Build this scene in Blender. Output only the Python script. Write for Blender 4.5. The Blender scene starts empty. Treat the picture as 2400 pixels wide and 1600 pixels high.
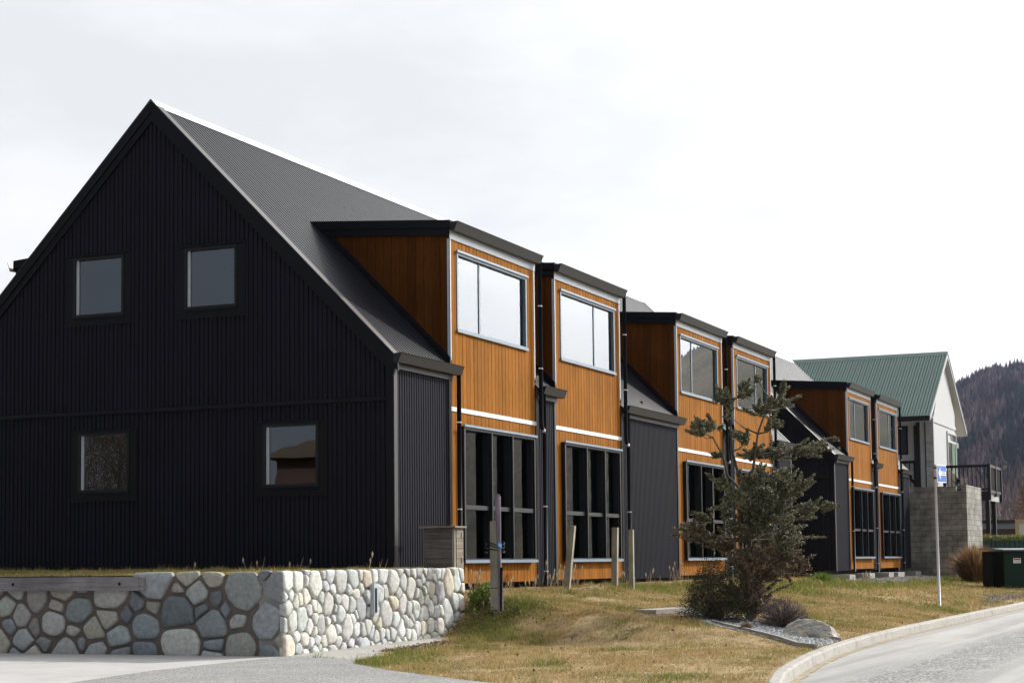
import bpy, math, random
import numpy as np
from mathutils import Vector, Matrix
random.seed(7); rng = np.random.default_rng(11)
S = bpy.context.scene
COL = S.collection
R = math.radians

# ------------------------------------------------------------------ materials
def newmat(name):
    m = bpy.data.materials.new(name); m.use_nodes = True
    nt = m.node_tree; nt.nodes.clear()
    out = nt.nodes.new('ShaderNodeOutputMaterial')
    return m, nt, out
def N(nt, typ, **kw):
    n = nt.nodes.new(typ)
    for k, v in kw.items():
        if k in n.inputs: n.inputs[k].default_value = v
        else: setattr(n, k, v)
    return n
def L(nt, a, b): nt.links.new(a, b)
def c4(c): return (c[0], c[1], c[2], 1)
def mixc(nt, fac, a, b, mode='MIX'):
    n = nt.nodes.new('ShaderNodeMix'); n.data_type = 'RGBA'; n.blend_type = mode
    for sock, v in ((n.inputs[0], fac), (n.inputs[6], a), (n.inputs[7], b)):
        if isinstance(v, (int, float)): sock.default_value = v
        elif isinstance(v, tuple): sock.default_value = c4(v)
        else: L(nt, v, sock)
    return n.outputs[2]
def ramp(nt, fac, stops):
    n = nt.nodes.new('ShaderNodeValToRGB'); L(nt, fac, n.inputs[0])
    e = n.color_ramp.elements
    while len(e) < len(stops): e.new(0.5)
    for i, (p, c) in enumerate(stops):
        e[i].position = p; e[i].color = c4(c) if isinstance(c, tuple) else (c, c, c, 1)
    return n.outputs[0]
def objco(nt, scale=(1, 1, 1)):
    t = nt.nodes.new('ShaderNodeTexCoord'); m = nt.nodes.new('ShaderNodeMapping')
    m.inputs['Scale'].default_value = scale
    L(nt, t.outputs['Object'], m.inputs['Vector']); return m.outputs[0]
def noise(nt, co, scale, detail=4, rough=.55):
    n = N(nt, 'ShaderNodeTexNoise', Scale=scale, Detail=detail, Roughness=rough)
    if co is not None: L(nt, co, n.inputs['Vector'])
    return n.outputs['Fac']
def bump(nt, h, strength=.3, dist=.01):
    b = N(nt, 'ShaderNodeBump', Strength=strength, Distance=dist); L(nt, h, b.inputs['Height']); return b.outputs[0]
def principled(nt, out, base, rough=.6, spec=.5, metal=0., normal=None):
    p = nt.nodes.new('ShaderNodeBsdfPrincipled')
    for key, v in (('Base Color', base), ('Roughness', rough), ('Metallic', metal), ('Specular IOR Level', spec)):
        if isinstance(v, tuple): p.inputs[key].default_value = c4(v)
        elif isinstance(v, (int, float)): p.inputs[key].default_value = v
        else: L(nt, v, p.inputs[key])
    if normal is not None: L(nt, normal, p.inputs['Normal'])
    L(nt, p.outputs[0], out.inputs['Surface']); return p
def mat_plain(name, col, rough=.5, spec=.5, metal=0., var=.15, vs=3., bs=0., bscale=60.):
    m, nt, out = newmat(name); co = objco(nt)
    f = noise(nt, co, vs, 5)
    base = mixc(nt, f, tuple(c*(1-var) for c in col), tuple(min(1, c*(1+var)) for c in col))
    nm = bump(nt, noise(nt, co, bscale, 3), bs, .01) if bs else None
    principled(nt, out, base, rough, spec, metal, nm); return m
def mat_attr(name, rough=.7, spec=.3, detail_scale=18., lo=.75, hi=1.2, bs=.3, bscale=40., trans=0.):
    m, nt, out = newmat(name); co = objco(nt)
    a = nt.nodes.new('ShaderNodeAttribute'); a.attribute_name = 'col'
    f = noise(nt, co, detail_scale, 5, .65)
    base = mixc(nt, 1.0, a.outputs['Color'], ramp(nt, f, [(.25, lo), (.75, hi)]), 'MULTIPLY')
    nm = bump(nt, noise(nt, co, bscale, 6, .65), bs, .02) if bs else None
    p = principled(nt, out, base, rough, spec, 0., nm)
    if trans:
        t = nt.nodes.new('ShaderNodeBsdfTranslucent'); L(nt, base, t.inputs[0])
        mx = nt.nodes.new('ShaderNodeMixShader'); mx.inputs[0].default_value = trans
        L(nt, p.outputs[0], mx.inputs[1]); L(nt, t.outputs[0], mx.inputs[2]); L(nt, mx.outputs[0], out.inputs['Surface'])
    return m
M = {}
def mat_cladding(name, col, rough):
    m, nt, out = newmat(name); co = objco(nt)
    f = noise(nt, co, .8, 5)
    st = noise(nt, objco(nt, (14, 14, .5)), 1.0, 4, .6)
    base = mixc(nt, f, tuple(c*.85 for c in col), tuple(c*1.2 for c in col))
    dust = ramp(nt, noise(nt, co, 7., 6, .7), [(.66, 0.), (.82, .5)])
    base = mixc(nt, dust, base, (.03, .03, .032))
    base = mixc(nt, ramp(nt, st, [(.45, 0.), (.75, .25)]), base, (.016, .016, .019))
    r = mixc(nt, f, (rough*.85,)*3, (min(1, rough*1.2),)*3)
    principled(nt, out, base, r, .03); return m
M['steel'] = mat_cladding('black_steel', (.0165, .0165, .0235), .6)
M['roof'] = mat_plain('roof_steel', (.0105, .0115, .0165), .42, .10, 0, .15, .8)
M['trim'] = mat_plain('dark_trim', (.018, .0155, .014), .45, .3, 0, .15, 2.)
M['fascia'] = mat_plain('black_fascia', (.0085, .0085, .0118), .5, .13, 0, .1, 2.)
M['silver'] = mat_plain('white_flashing', (.74, .75, .76), .4, .5, 0, .06, 6.)
M['greyflash'] = mat_plain('grey_flashing', (.46, .50, .545), .38, .5, 0, .08, 5.)
M['frame'] = mat_plain('window_aluminium', (.17, .225, .285), .4, .5, 0, .08, 6.)
M['darkframe'] = mat_plain('black_aluminium', (.0095, .0105, .0125), .45, .25, 0, .1, 6.)
M['cornergrey'] = mat_plain('corner_trim_grey', (.046, .044, .042), .45, .25, 0, .12, 3.)
M['pipe'] = mat_plain('pipe_black', (.008, .011, .017), .55, .08, 0, .1, 3.)
M['joint'] = mat_plain('steel_clip', (.6, .6, .6), .3, .5, .6, .1, 3.)
def mat_wood(name, axis, c1, c2, bw=.165):
    m, nt, out = newmat(name)
    t = nt.nodes.new('ShaderNodeTexCoord'); sx = nt.nodes.new('ShaderNodeSeparateXYZ'); L(nt, t.outputs['Object'], sx.inputs[0])
    u = sx.outputs['X' if axis == 'x' else 'Y']
    d = N(nt, 'ShaderNodeMath', operation='DIVIDE'); L(nt, u, d.inputs[0]); d.inputs[1].default_value = bw
    fl = N(nt, 'ShaderNodeMath', operation='FLOOR'); L(nt, d.outputs[0], fl.inputs[0])
    wn = N(nt, 'ShaderNodeTexWhiteNoise', noise_dimensions='1D'); L(nt, fl.outputs[0], wn.inputs['W'])
    cb = nt.nodes.new('ShaderNodeCombineXYZ')
    mu = N(nt, 'ShaderNodeMath', operation='MULTIPLY'); L(nt, u, mu.inputs[0]); mu.inputs[1].default_value = 26.
    L(nt, mu.outputs[0], cb.inputs[0]); 
    mz = N(nt, 'ShaderNodeMath', operation='MULTIPLY'); L(nt, sx.outputs['Z'], mz.inputs[0]); mz.inputs[1].default_value = 2.2
    ofs = N(nt, 'ShaderNodeMath', operation='MULTIPLY_ADD'); L(nt, wn.outputs['Value'], ofs.inputs[0]); ofs.inputs[1].default_value = 40.; L(nt, mz.outputs[0], ofs.inputs[2])
    L(nt, ofs.outputs[0], cb.inputs[2])
    g = N(nt, 'ShaderNodeTexNoise', Scale=1.2, Detail=6, Roughness=.62, Distortion=1.2); L(nt, cb.outputs[0], g.inputs['Vector'])
    big = noise(nt, t.outputs['Object'], .9, 4)
    base = mixc(nt, ramp(nt, g.outputs['Fac'], [(.2, 0.), (.8, 1.)]), c1, c2)
    base = mixc(nt, 1., base, ramp(nt, wn.outputs['Value'], [(0., .84), (1., 1.12)]), 'MULTIPLY')
    base = mixc(nt, 1., base, ramp(nt, big, [(.3, .82), (.7, 1.12)]), 'MULTIPLY')
    principled(nt, out, base, .75, .03, 0, bump(nt, g.outputs['Fac'], .25, .006)); return m
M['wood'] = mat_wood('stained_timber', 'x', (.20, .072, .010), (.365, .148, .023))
M['woodshade'] = mat_wood('stained_timber_shaded', 'y', (.055, .0185, .0045), (.135, .047, .010))  # same timber darkened, shade on the cheeks put into the colour
def mat_glass(name, ior, wav=.05):
    m, nt, out = newmat(name)
    fr = N(nt, 'ShaderNodeFresnel', IOR=ior)
    tr = nt.nodes.new('ShaderNodeBsdfTransparent'); tr.inputs[0].default_value = (.7, .74, .76, 1)
    gl = nt.nodes.new('ShaderNodeBsdfGlossy'); gl.inputs['Roughness'].default_value = .01; gl.inputs[0].default_value = (.95, .98, 1, 1)
    nz = noise(nt, objco(nt), 1.3, 2)
    L(nt, bump(nt, nz, wav, .02), gl.inputs['Normal'])
    mx = nt.nodes.new('ShaderNodeMixShader'); L(nt, fr.outputs[0], mx.inputs[0]); L(nt, tr.outputs[0], mx.inputs[1]); L(nt, gl.outputs[0], mx.inputs[2])
    L(nt, mx.outputs[0], out.inputs['Surface']); return m
M['glass'] = mat_glass('window_glass', 2.3); M['clearglass'] = mat_glass('clear_glass', 1.42, .35)
M['inner'] = mat_plain('interior_board', (.10, .055, .03), .8, .2, 0, .3, 2.)
M['stud'] = mat_plain('raw_pine', (.42, .25, .12), .7, .2, 0, .2, 4.)
M['white'] = mat_plain('white_paint', (.46, .47, .48), .7, .1, 0, .05, 2.)
M['stone'] = mat_attr('river_stone', .75, .3, 16., .66, 1.25, .5, 30.)
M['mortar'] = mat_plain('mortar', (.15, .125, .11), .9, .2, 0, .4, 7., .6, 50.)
M['mortarlit'] = mat_plain('sunlit_mortar', (.30, .285, .27), .9, .2, 0, .3, 7., .6, 50.)  # paler copy of the mortar, sunlight put into its colour
def mat_timber(name, c1, c2, axis):
    m, nt, out = newmat(name)
    sc = {'x': (1.2, 22, 22), 'y': (22, 1.2, 22), 'z': (22, 22, 1.2)}[axis]
    g = noise(nt, objco(nt, sc), 1.3, 6, .65); b = noise(nt, objco(nt), 2.2, 4)
    base = mixc(nt, ramp(nt, g, [(.3, 0.), (.72, 1.)]), c1, c2)
    base = mixc(nt, 1., base, ramp(nt, b, [(.3, .7), (.7, 1.2)]), 'MULTIPLY')
    principled(nt, out, base, .85, .15, 0, bump(nt, g, .35, .008)); return m
M['greytimber'] = mat_timber('weathered_timber', (.15, .14, .145), (.30, .28, .285), 'y')
M['cabtimber'] = mat_timber('cabinet_timber', (.085, .075, .07), (.20, .175, .155), 'y')
M['cabtimberx'] = mat_timber('cabinet_timber_front', (.17, .14, .11), (.34, .29, .23), 'x')
M['posttimber'] = mat_timber('post_timber', (.20, .19, .155), (.40, .385, .32), 'z')
M['staketimber'] = mat_timber('stake_timber', (.12, .10, .125), (.24, .20, .235), 'z')
M['bark'] = mat_timber('bark', (.05, .042, .036), (.13, .11, .095), 'z')
def mat_ground(name, cols, scales, rough=.9, bs=.5, bscale=50.):
    m, nt, out = newmat(name); co = objco(nt)
    base = cols[0]
    for c, (s, a, b) in zip(cols[1:], scales):
        base = mixc(nt, ramp(nt, noise(nt, co, s, 6, .62), [(a, 0.), (b, 1.)]), base, c)
    principled(nt, out, base, rough, .2, 0, bump(nt, noise(nt, co, bscale, 6, .7), bs, .02)); return m
M['soil'] = mat_ground('dry_lawn_soil', [(.25, .175, .085), (.14, .125, .045), (.085, .06, .038), (.36, .27, .15)], [(.7, .52, .66), (2.6, .54, .66), (9., .45, .75)])
M['terrace'] = mat_ground('terrace_lawn', [(.19, .16, .06), (.10, .12, .03), (.14, .10, .06)], [(1.1, .42, .6), (5., .5, .75)])
M['concrete'] = mat_ground('smooth_concrete', [(.375, .365, .355), (.32, .31, .30), (.42, .415, .41)], [(1.2, .4, .65), (.35, .45, .7)], .85, .15, 80.)
M['kerb'] = mat_ground('kerb_concrete', [(.31, .295, .27), (.21, .20, .185), (.40, .385, .355)], [(3., .5, .7), (14., .5, .75)], .9, .35, 60.)
def mat_aggregate():
    m, nt, out = newmat('exposed_aggregate'); co = objco(nt)
    v = N(nt, 'ShaderNodeTexVoronoi', Scale=75.); L(nt, co, v.inputs['Vector'])
    sp = N(nt, 'ShaderNodeSeparateColor'); L(nt, v.outputs['Color'], sp.inputs[0])
    base = ramp(nt, sp.outputs[0], [(.0, (.11, .108, .106)), (.55, (.215, .212, .21)), (1., (.40, .395, .385))])
    base = mixc(nt, 1., base, ramp(nt, noise(nt, co, .9, 5), [(.3, .85), (.7, 1.1)]), 'MULTIPLY')
    principled(nt, out, base, .85, .25, 0, bump(nt, v.outputs['Distance'], .5, .01)); return m
M['aggregate'] = mat_aggregate()
def mat_road():
    m, nt, out = newmat('chip_seal_road'); co = objco(nt)
    t = nt.nodes.new('ShaderNodeTexCoord'); sx = nt.nodes.new('ShaderNodeSeparateXYZ'); L(nt, t.outputs['Object'], sx.inputs[0])
    v = N(nt, 'ShaderNodeTexVoronoi', Scale=38.); L(nt, co, v.inputs['Vector'])
    sp = N(nt, 'ShaderNodeSeparateColor'); L(nt, v.outputs['Color'], sp.inputs[0])
    chip = ramp(nt, sp.outputs[0], [(0., (.05, .05, .05)), (.6, (.16, .16, .155)), (1., (.38, .37, .35))])
    dusty = mixc(nt, ramp(nt, noise(nt, objco(nt, (.25, 1.6, 1)), 1.1, 6, .6), [(.35, 0.), (.7, 1.)]), (.245, .24, .228), (.33, .322, .305))
    # worn band where loose chip shows, a stretch of the carriageway away from the kerb
    mr = N(nt, 'ShaderNodeMapRange'); L(nt, sx.outputs['Y'], mr.inputs[0])
    mr.inputs[1].default_value = -8.7; mr.inputs[2].default_value = -9.15
    nz = noise(nt, objco(nt, (.5, 1.1, 1)), 1.5, 7, .7)
    ad = N(nt, 'ShaderNodeMath', operation='MULTIPLY'); mr2 = N(nt, 'ShaderNodeMapRange'); L(nt, sx.outputs['Y'], mr2.inputs[0]); mr2.inputs[1].default_value = -10.5; mr2.inputs[2].default_value = -9.9; mm = N(nt, 'ShaderNodeMath', operation='MULTIPLY'); L(nt, mr.outputs[0], mm.inputs[0]); L(nt, mr2.outputs[0], mm.inputs[1]); L(nt, mm.outputs[0], ad.inputs[0]); L(nt, ramp(nt, nz, [(.34, 0.), (.46, 1.)]), ad.inputs[1])
    trk = noise(nt, objco(nt, (.04, 2.4, 1)), 1.3, 4, .6)
    dusty = mixc(nt, 1., dusty, ramp(nt, trk, [(.36, .80), (.56, 1.06)]), 'MULTIPLY')
    base = mixc(nt, ad.outputs[0], dusty, chip)
    principled(nt, out, base, .85, .25, 0, bump(nt, v.outputs['Distance'], .35, .01)); return m
M['road'] = mat_road()
M['gravel'] = mat_attr('gravel_stone', .8, .3, 30., .7, 1.2, 0)
M['grass'] = mat_attr('grass_blade', .8, .15, 5., .85, 1.15, 0, 40., .25)
M['leaf'] = mat_attr('leaf', .6, .16, 8., .7, 1.3, 0, 40., .15)
M['twig'] = mat_attr('dry_twig', .85, .15, 8., .7, 1.3, 0)
def mat_rock():
    m, nt, out = newmat('boulder_rock'); co = objco(nt)
    f = noise(nt, objco(nt, (1, 1, 3)), 3., 8, .65)
    base = mixc(nt, ramp(nt, f, [(.4, 0.), (.62, 1.)]), (.27, .285, .295), (.50, .45, .36))
    principled(nt, out, base, .85, .25, 0, bump(nt, f, .9, .05)); return m
M['rock'] = mat_rock()
def mat_block():
    m, nt, out = newmat('concrete_block')
    t = nt.nodes.new('ShaderNodeTexCoord'); sx = nt.nodes.new('ShaderNodeSeparateXYZ'); L(nt, t.outputs['Object'], sx.inputs[0])
    ad = N(nt, 'ShaderNodeMath', operation='SUBTRACT'); L(nt, sx.outputs['X'], ad.inputs[0]); L(nt, sx.outputs['Y'], ad.inputs[1])
    cb = nt.nodes.new('ShaderNodeCombineXYZ'); L(nt, ad.outputs[0], cb.inputs[0]); L(nt, sx.outputs['Z'], cb.inputs[1])
    br = N(nt, 'ShaderNodeTexBrick', Scale=1.0); L(nt, cb.outputs[0], br.inputs['Vector'])
    br.inputs['Brick Width'].default_value = .43; br.inputs['Row Height'].default_value = .222; br.inputs['Mortar Size'].default_value = .012
    br.inputs['Color1'].default_value = (.21, .20, .175, 1); br.inputs['Color2'].default_value = (.31, .295, .26, 1); br.inputs['Mortar'].default_value = (.14, .13, .12, 1)
    st = noise(nt, objco(nt), 1.6, 6, .65)
    base = mixc(nt, 1., br.outputs['Color'], ramp(nt, st, [(.32, .45), (.68, 1.2)]), 'MULTIPLY')
    principled(nt, out, base, .9, .2, 0, bump(nt, br.outputs['Fac'], -.5, .01)); return m
M['block'] = mat_block()
M['greenroof'] = mat_plain('green_roof_steel', (.15, .225, .20), .5, .25, 0, .1, .8)
M['greenfence'] = mat_plain('green_fence_steel', (.035, .085, .07), .55, .4, 0, .15, 1.)
M['greendoor'] = mat_plain('green_door', (.02, .09, .04), .5, .4)
M['bin'] = mat_plain('bin_green', (.006, .022, .011), .55, .12, 0, .3, 2.)
M['binblack'] = mat_plain('bin_black', (.005, .007, .006), .6, .15, 0, .3, 2.)
M['bingrey'] = mat_plain('bin_lid', (.22, .23, .25), .6, .2, 0, .1, 2.)
M['red'] = mat_plain('red_plastic', (.55, .02, .015), .4, .5)
M['blue'] = mat_plain('sign_blue', (.01, .13, .50), .4, .5, 0, .03)
M['signwhite'] = mat_plain('sign_white', (.78, .79, .82), .45, .5, 0, .03)
M['polewhite'] = mat_plain('pole_white', (.56, .55, .60), .45, .5, 0, .05)
M['tan'] = mat_plain('tan_trim', (.36, .27, .15), .6, .3)
M['browndoor'] = mat_plain('brown_door', (.06, .035, .03), .7, .3)
M['blackpaint'] = mat_plain('black_stained_timber', (.014, .013, .014), .6, .3, 0, .3, 4.)
M['greyboard'] = mat_timber('grey_weatherboard', (.30, .30, .30), (.50, .50, .49), 'y')
M['canvas'] = mat_plain('canvas', (.52, .46, .38), .8, .2)
M['tile'] = mat_plain('brown_tile', (.075, .058, .042), .9, .2, 0, .4, 1.5)
M['bluerag'] = mat_plain('blue_ribbon', (.02, .14, .36), .6, .3)
M['hill'] = mat_ground('tussock_hill', [(.20, .155, .085), (.10, .095, .055), (.055, .06, .05), (.27, .22, .14)], [(.004, .42, .58), (.009, .5, .66), (.02, .55, .72)], .95, .0)
M['forest'] = mat_attr('larch_forest', .95, .05, .02, .8, 1.2, 0)
M['earth'] = mat_ground('far_ground', [(.17, .145, .08), (.13, .125, .06)], [(.05, .4, .6)], .95, .1, 2.)

# ------------------------------------------------------------------ mesh builder
class MB:
    def __init__(s): s.v = []; s.f = []; s.c = []; s.cur = None
    def face(s, pts):
        i = len(s.v); s.v.extend([tuple(p) for p in pts]); s.f.append(tuple(range(i, i+len(pts))))
        if s.cur is not None: s.c.append(s.cur)
    def box(s, x0, x1, y0, y1, z0, z1):
        i = len(s.v)
        s.v += [(x0,y0,z0),(x1,y0,z0),(x1,y1,z0),(x0,y1,z0),(x0,y0,z1),(x1,y0,z1),(x1,y1,z1),(x0,y1,z1)]
        fs = [(0,3,2,1),(4,5,6,7),(0,1,5,4),(1,2,6,5),(2,3,7,6),(3,0,4,7)]
        s.f += [tuple(i+k for k in q) for q in fs]
        if s.cur is not None: s.c += [s.cur]*6
    def prism(s, poly, axis, a, b):
        """extrude a 2-D polygon along an axis: poly in the other two axes in order"""
        n = len(poly); i = len(s.v)
        def P(p, t): return {'x': (t, p[0], p[1]), 'y': (p[0], t, p[1]), 'z': (p[0], p[1], t)}[axis]
        s.v += [P(p, a) for p in poly] + [P(p, b) for p in poly]
        s.f.append(tuple(range(i, i+n))[::-1]); s.f.append(tuple(range(i+n, i+2*n)))
        for k in range(n):
            j = (k+1) % n; s.f.append((i+k, i+j, i+n+j, i+n+k))
        if s.cur is not None: s.c += [s.cur]*(n+2)
    def bar(s, a, b, w, h, up=(0,0,1)):
        a = Vector(a); b = Vector(b); d = (b-a).normalized(); u = Vector(up)
        sx = d.cross(u).normalized()*w/2; sy = sx.cross(d).normalized()*h/2
        i = len(s.v)
        for p in (a, b):
            for q in (-1,-1),(1,-1),(1,1),(-1,1): s.v.append(tuple(p+sx*q[0]+sy*q[1]))
        s.f += [(i+3,i+2,i+1,i),(i+4,i+5,i+6,i+7)] + [(i+k, i+(k+1)%4, i+4+(k+1)%4, i+4+k) for k in range(4)]
        if s.cur is not None: s.c += [s.cur]*6
    def tube(s, pts, rads, n=8, cap=True):
        pts = [Vector(p) for p in pts]; i0 = len(s.v)
        if isinstance(rads, (int, float)): rads = [rads]*len(pts)
        for k, p in enumerate(pts):
            d = (pts[min(k+1, len(pts)-1)]-pts[max(k-1, 0)]).normalized()
            a = Vector((1,0,0)) if abs(d.x) < .8 else Vector((0,1,0))
            u = d.cross(a).normalized(); w = d.cross(u)
            for q in range(n):
                t = 2*math.pi*q/n; s.v.append(tuple(p+(u*math.cos(t)+w*math.sin(t))*rads[k]))
        for k in range(len(pts)-1):
            for q in range(n):
                a = i0+k*n+q; b = i0+k*n+(q+1)%n; s.f.append((a, b, b+n, a+n))
                if s.cur is not None: s.c.append(s.cur)
        if cap:
            s.f.append(tuple(range(i0, i0+n))); e = i0+(len(pts)-1)*n; s.f.append(tuple(range(e, e+n))[::-1])
            if s.cur is not None: s.c += [s.cur]*2
    def build(s, name, mat, parent=None, smooth=False):
        me = bpy.data.meshes.new(name); me.from_pydata(s.v, [], s.f)
        if s.c:
            at = me.color_attributes.new('col', 'FLOAT_COLOR', 'CORNER')
            arr = np.ones((len(me.loops), 4), np.float32)
            ln = np.array([len(f) for f in s.f]); cc = np.array(s.c, np.float32)[:, :3]
            arr[:, :3] = np.repeat(cc, ln, axis=0); at.data.foreach_set('color', arr.ravel())
        me.materials.append(mat)
        if smooth: me.polygons.foreach_set('use_smooth', [True]*len(me.polygons))
        me.update()
        o = bpy.data.objects.new(name, me); COL.objects.link(o)
        if parent is not None: o.parent = parent
        return o
def tri_mesh(name, verts, mat, cols, parent=None, per=3):
    """verts (n*per,3) arranged per face, cols (n,3)"""
    n = len(verts)//per
    me = bpy.data.meshes.new(name)
    me.vertices.add(n*per); me.vertices.foreach_set('co', np.asarray(verts, np.float32).ravel())
    me.loops.add(n*per); me.loops.foreach_set('vertex_index', np.arange(n*per, dtype=np.int32))
    me.polygons.add(n); me.polygons.foreach_set('loop_start', np.arange(0, n*per, per, dtype=np.int32))
    me.polygons.foreach_set('loop_total', np.full(n, per, np.int32))
    me.update(calc_edges=True)
    at = me.color_attributes.new('col', 'FLOAT_COLOR', 'POINT')
    arr = np.ones((n*per, 4), np.float32); arr[:, :3] = np.repeat(np.asarray(cols, np.float32), per, axis=0)
    at.data.foreach_set('color', arr.ravel())
    me.materials.append(mat); me.validate()
    o = bpy.data.objects.new(name, me); COL.objects.link(o)
    if parent is not None: o.parent = parent
    return o
def tag(o, label=None, cat=None, group=None, kind=None):
    if label: o['label'] = label
    if cat: o['category'] = cat
    if group: o['group'] = group
    if kind: o['kind'] = kind
    return o
def thing(name, label, cat, loc=(0,0,0), rz=0., group=None):
    o = bpy.data.objects.new(name, None); COL.objects.link(o); o.location = loc; o.rotation_euler = (0,0,rz)
    o.empty_display_size = .3
    return tag(o, label, cat, group)
def dup(root, loc, rz, label):
    r = root.copy(); COL.objects.link(r); r.location = loc; r.rotation_euler = (0,0,rz); r['label'] = label
    for ch in list(root.children):
        c = ch.copy(); COL.objects.link(c); c.parent = r
        for g in list(ch.children):
            d = g.copy(); COL.objects.link(d); d.parent = c
    return r
_perm = rng.random((256, 256))
def vnoise(x, y, seed=0):
    x = np.asarray(x, float)+seed*17.3; y = np.asarray(y, float)+seed*7.7
    xi = np.floor(x).astype(int); yi = np.floor(y).astype(int); fx = x-xi; fy = y-yi
    fx = fx*fx*(3-2*fx); fy = fy*fy*(3-2*fy)
    g = lambda a, b: _perm[a % 256, b % 256]
    return (g(xi,yi)*(1-fx)+g(xi+1,yi)*fx)*(1-fy)+(g(xi,yi+1)*(1-fx)+g(xi+1,yi+1)*fx)*fy
def fbm(x, y, seed=0, o=4):
    t = 0; a = .5; s = 0
    for k in range(o): t = t+a*vnoise(np.asarray(x)*2**k, np.asarray(y)*2**k, seed+k); s += a; a *= .5
    return t/s
def smooth(e0, e1, x):
    t = np.clip((np.asarray(x, float)-e0)/(e1-e0), 0, 1); return t*t*(3-2*t)

# ------------------------------------------------------------------ camera, light, sky
cam = bpy.data.cameras.new('camera'); co = bpy.data.objects.new('camera', cam); COL.objects.link(co); S.camera = co
def cam_rot():
    yaw, pitch, roll = .40342, .072913, -.010817
    sy, cy = math.sin(yaw), math.cos(yaw)
    B = np.stack([np.array([sy,0,cy]), np.array([-cy,0,sy]), np.array([0,-1,0.])], 1)
    cp, sp = math.cos(pitch), math.sin(pitch); cr, sr = math.cos(roll), math.sin(roll)
    return np.array([[cr,-sr,0],[sr,cr,0],[0,0,1]]) @ np.array([[1,0,0],[0,cp,sp],[0,-sp,cp]]) @ B
RM = cam_rot(); CAM = (-26.514, -13.501, .092)
mw = Matrix([[RM[0][i], -RM[1][i], -RM[2][i], CAM[i]] for i in range(3)] + [[0,0,0,1]])
co.matrix_world = mw
cam.sensor_width = 36; cam.lens = 36*4132.2/2400; cam.shift_y = (1014.3-800)/2400
cam.clip_start = .2; cam.clip_end = 20000
SUN = Vector((2.18, -1.06, 1.375)).normalized()
EL = math.asin(SUN.z); ROT = math.atan2(SUN.x, SUN.y)
sl = bpy.data.lights.new('sun', 'SUN'); so = bpy.data.objects.new('sun', sl); COL.objects.link(so)
sl.energy = 5.0; sl.angle = R(.9); sl.color = (1, .95, .87)
so.rotation_euler = (-SUN).to_track_quat('-Z', 'Y').to_euler()
W = bpy.data.worlds.new('World'); S.world = W; W.use_nodes = True
nt = W.node_tree; nt.nodes.clear()
wo = nt.nodes.new('ShaderNodeOutputWorld'); bg = nt.nodes.new('ShaderNodeBackground'); bg.inputs[1].default_value = .1
sky = nt.nodes.new('ShaderNodeTexSky'); sky.sky_type = 'NISHITA'; sky.sun_disc = False; sky.sun_elevation = EL; sky.sun_rotation = ROT
tc = nt.nodes.new('ShaderNodeTexCoord')
dt = N(nt, 'ShaderNodeVectorMath', operation='DOT_PRODUCT'); L(nt, tc.outputs['Generated'], dt.inputs[0]); dt.inputs[1].default_value = SUN
def mth(op, a, b=None, cl=False):
    n = N(nt, 'ShaderNodeMath', operation=op); n.use_clamp = cl
    for k, v in ((0, a), (1, b)):
        if v is None: continue
        if isinstance(v, (int, float)): n.inputs[k].default_value = v
        else: L(nt, v, n.inputs[k])
    return n.outputs[0]
half = mth('MULTIPLY', mth('ADD', dt.outputs['Value'], 1.), .5, True)
lum = mth('MULTIPLY', ramp(nt, half, [(0., .40), (.40, .47), (.66, .97), (.92, .99)]), 10.8)
lum = mth('ADD', lum, mth('MULTIPLY', mth('POWER', mth('MAXIMUM', dt.outputs['Value'], 0.), 16.), 110.))
mp = nt.nodes.new('ShaderNodeMapping'); mp.inputs['Scale'].default_value = (1., 1., 2.6); L(nt, tc.outputs['Generated'], mp.inputs[0])
cl = noise(nt, mp.outputs[0], 2.6, 7, .55)
lum = mth('MULTIPLY', lum, ramp(nt, cl, [(.34, .84), (.47, .95), (.62, 1.0)]))
cloudcol = mixc(nt, ramp(nt, cl, [(.38, 1.), (.56, 0.)]), (1., 1.0, 1.0), (.965, .982, 1.0))
back = mixc(nt, ramp(nt, half, [(.25, 0.), (.58, 1.)]), (.84, .93, 1.08), (1, 1, 1))
cloudcol = mixc(nt, 1., cloudcol, back, 'MULTIPLY')
vm = N(nt, 'ShaderNodeVectorMath', operation='SCALE'); L(nt, cloudcol, vm.inputs[0]); L(nt, lum, vm.inputs['Scale'])
L(nt, mixc(nt, .95, sky.outputs[0], vm.outputs[0]), bg.inputs[0]); L(nt, bg.outputs[0], wo.inputs[0])
S.view_settings.view_transform = 'Standard'; S.view_settings.look = 'None'; S.view_settings.exposure = 0.0; S.view_settings.gamma = 1
S.cycles.max_bounces = 8; S.cycles.transparent_max_bounces = 12; S.cycles.caustics_reflective = False; S.cycles.caustics_refractive = False
S.cycles.sample_clamp_indirect = 4

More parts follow.
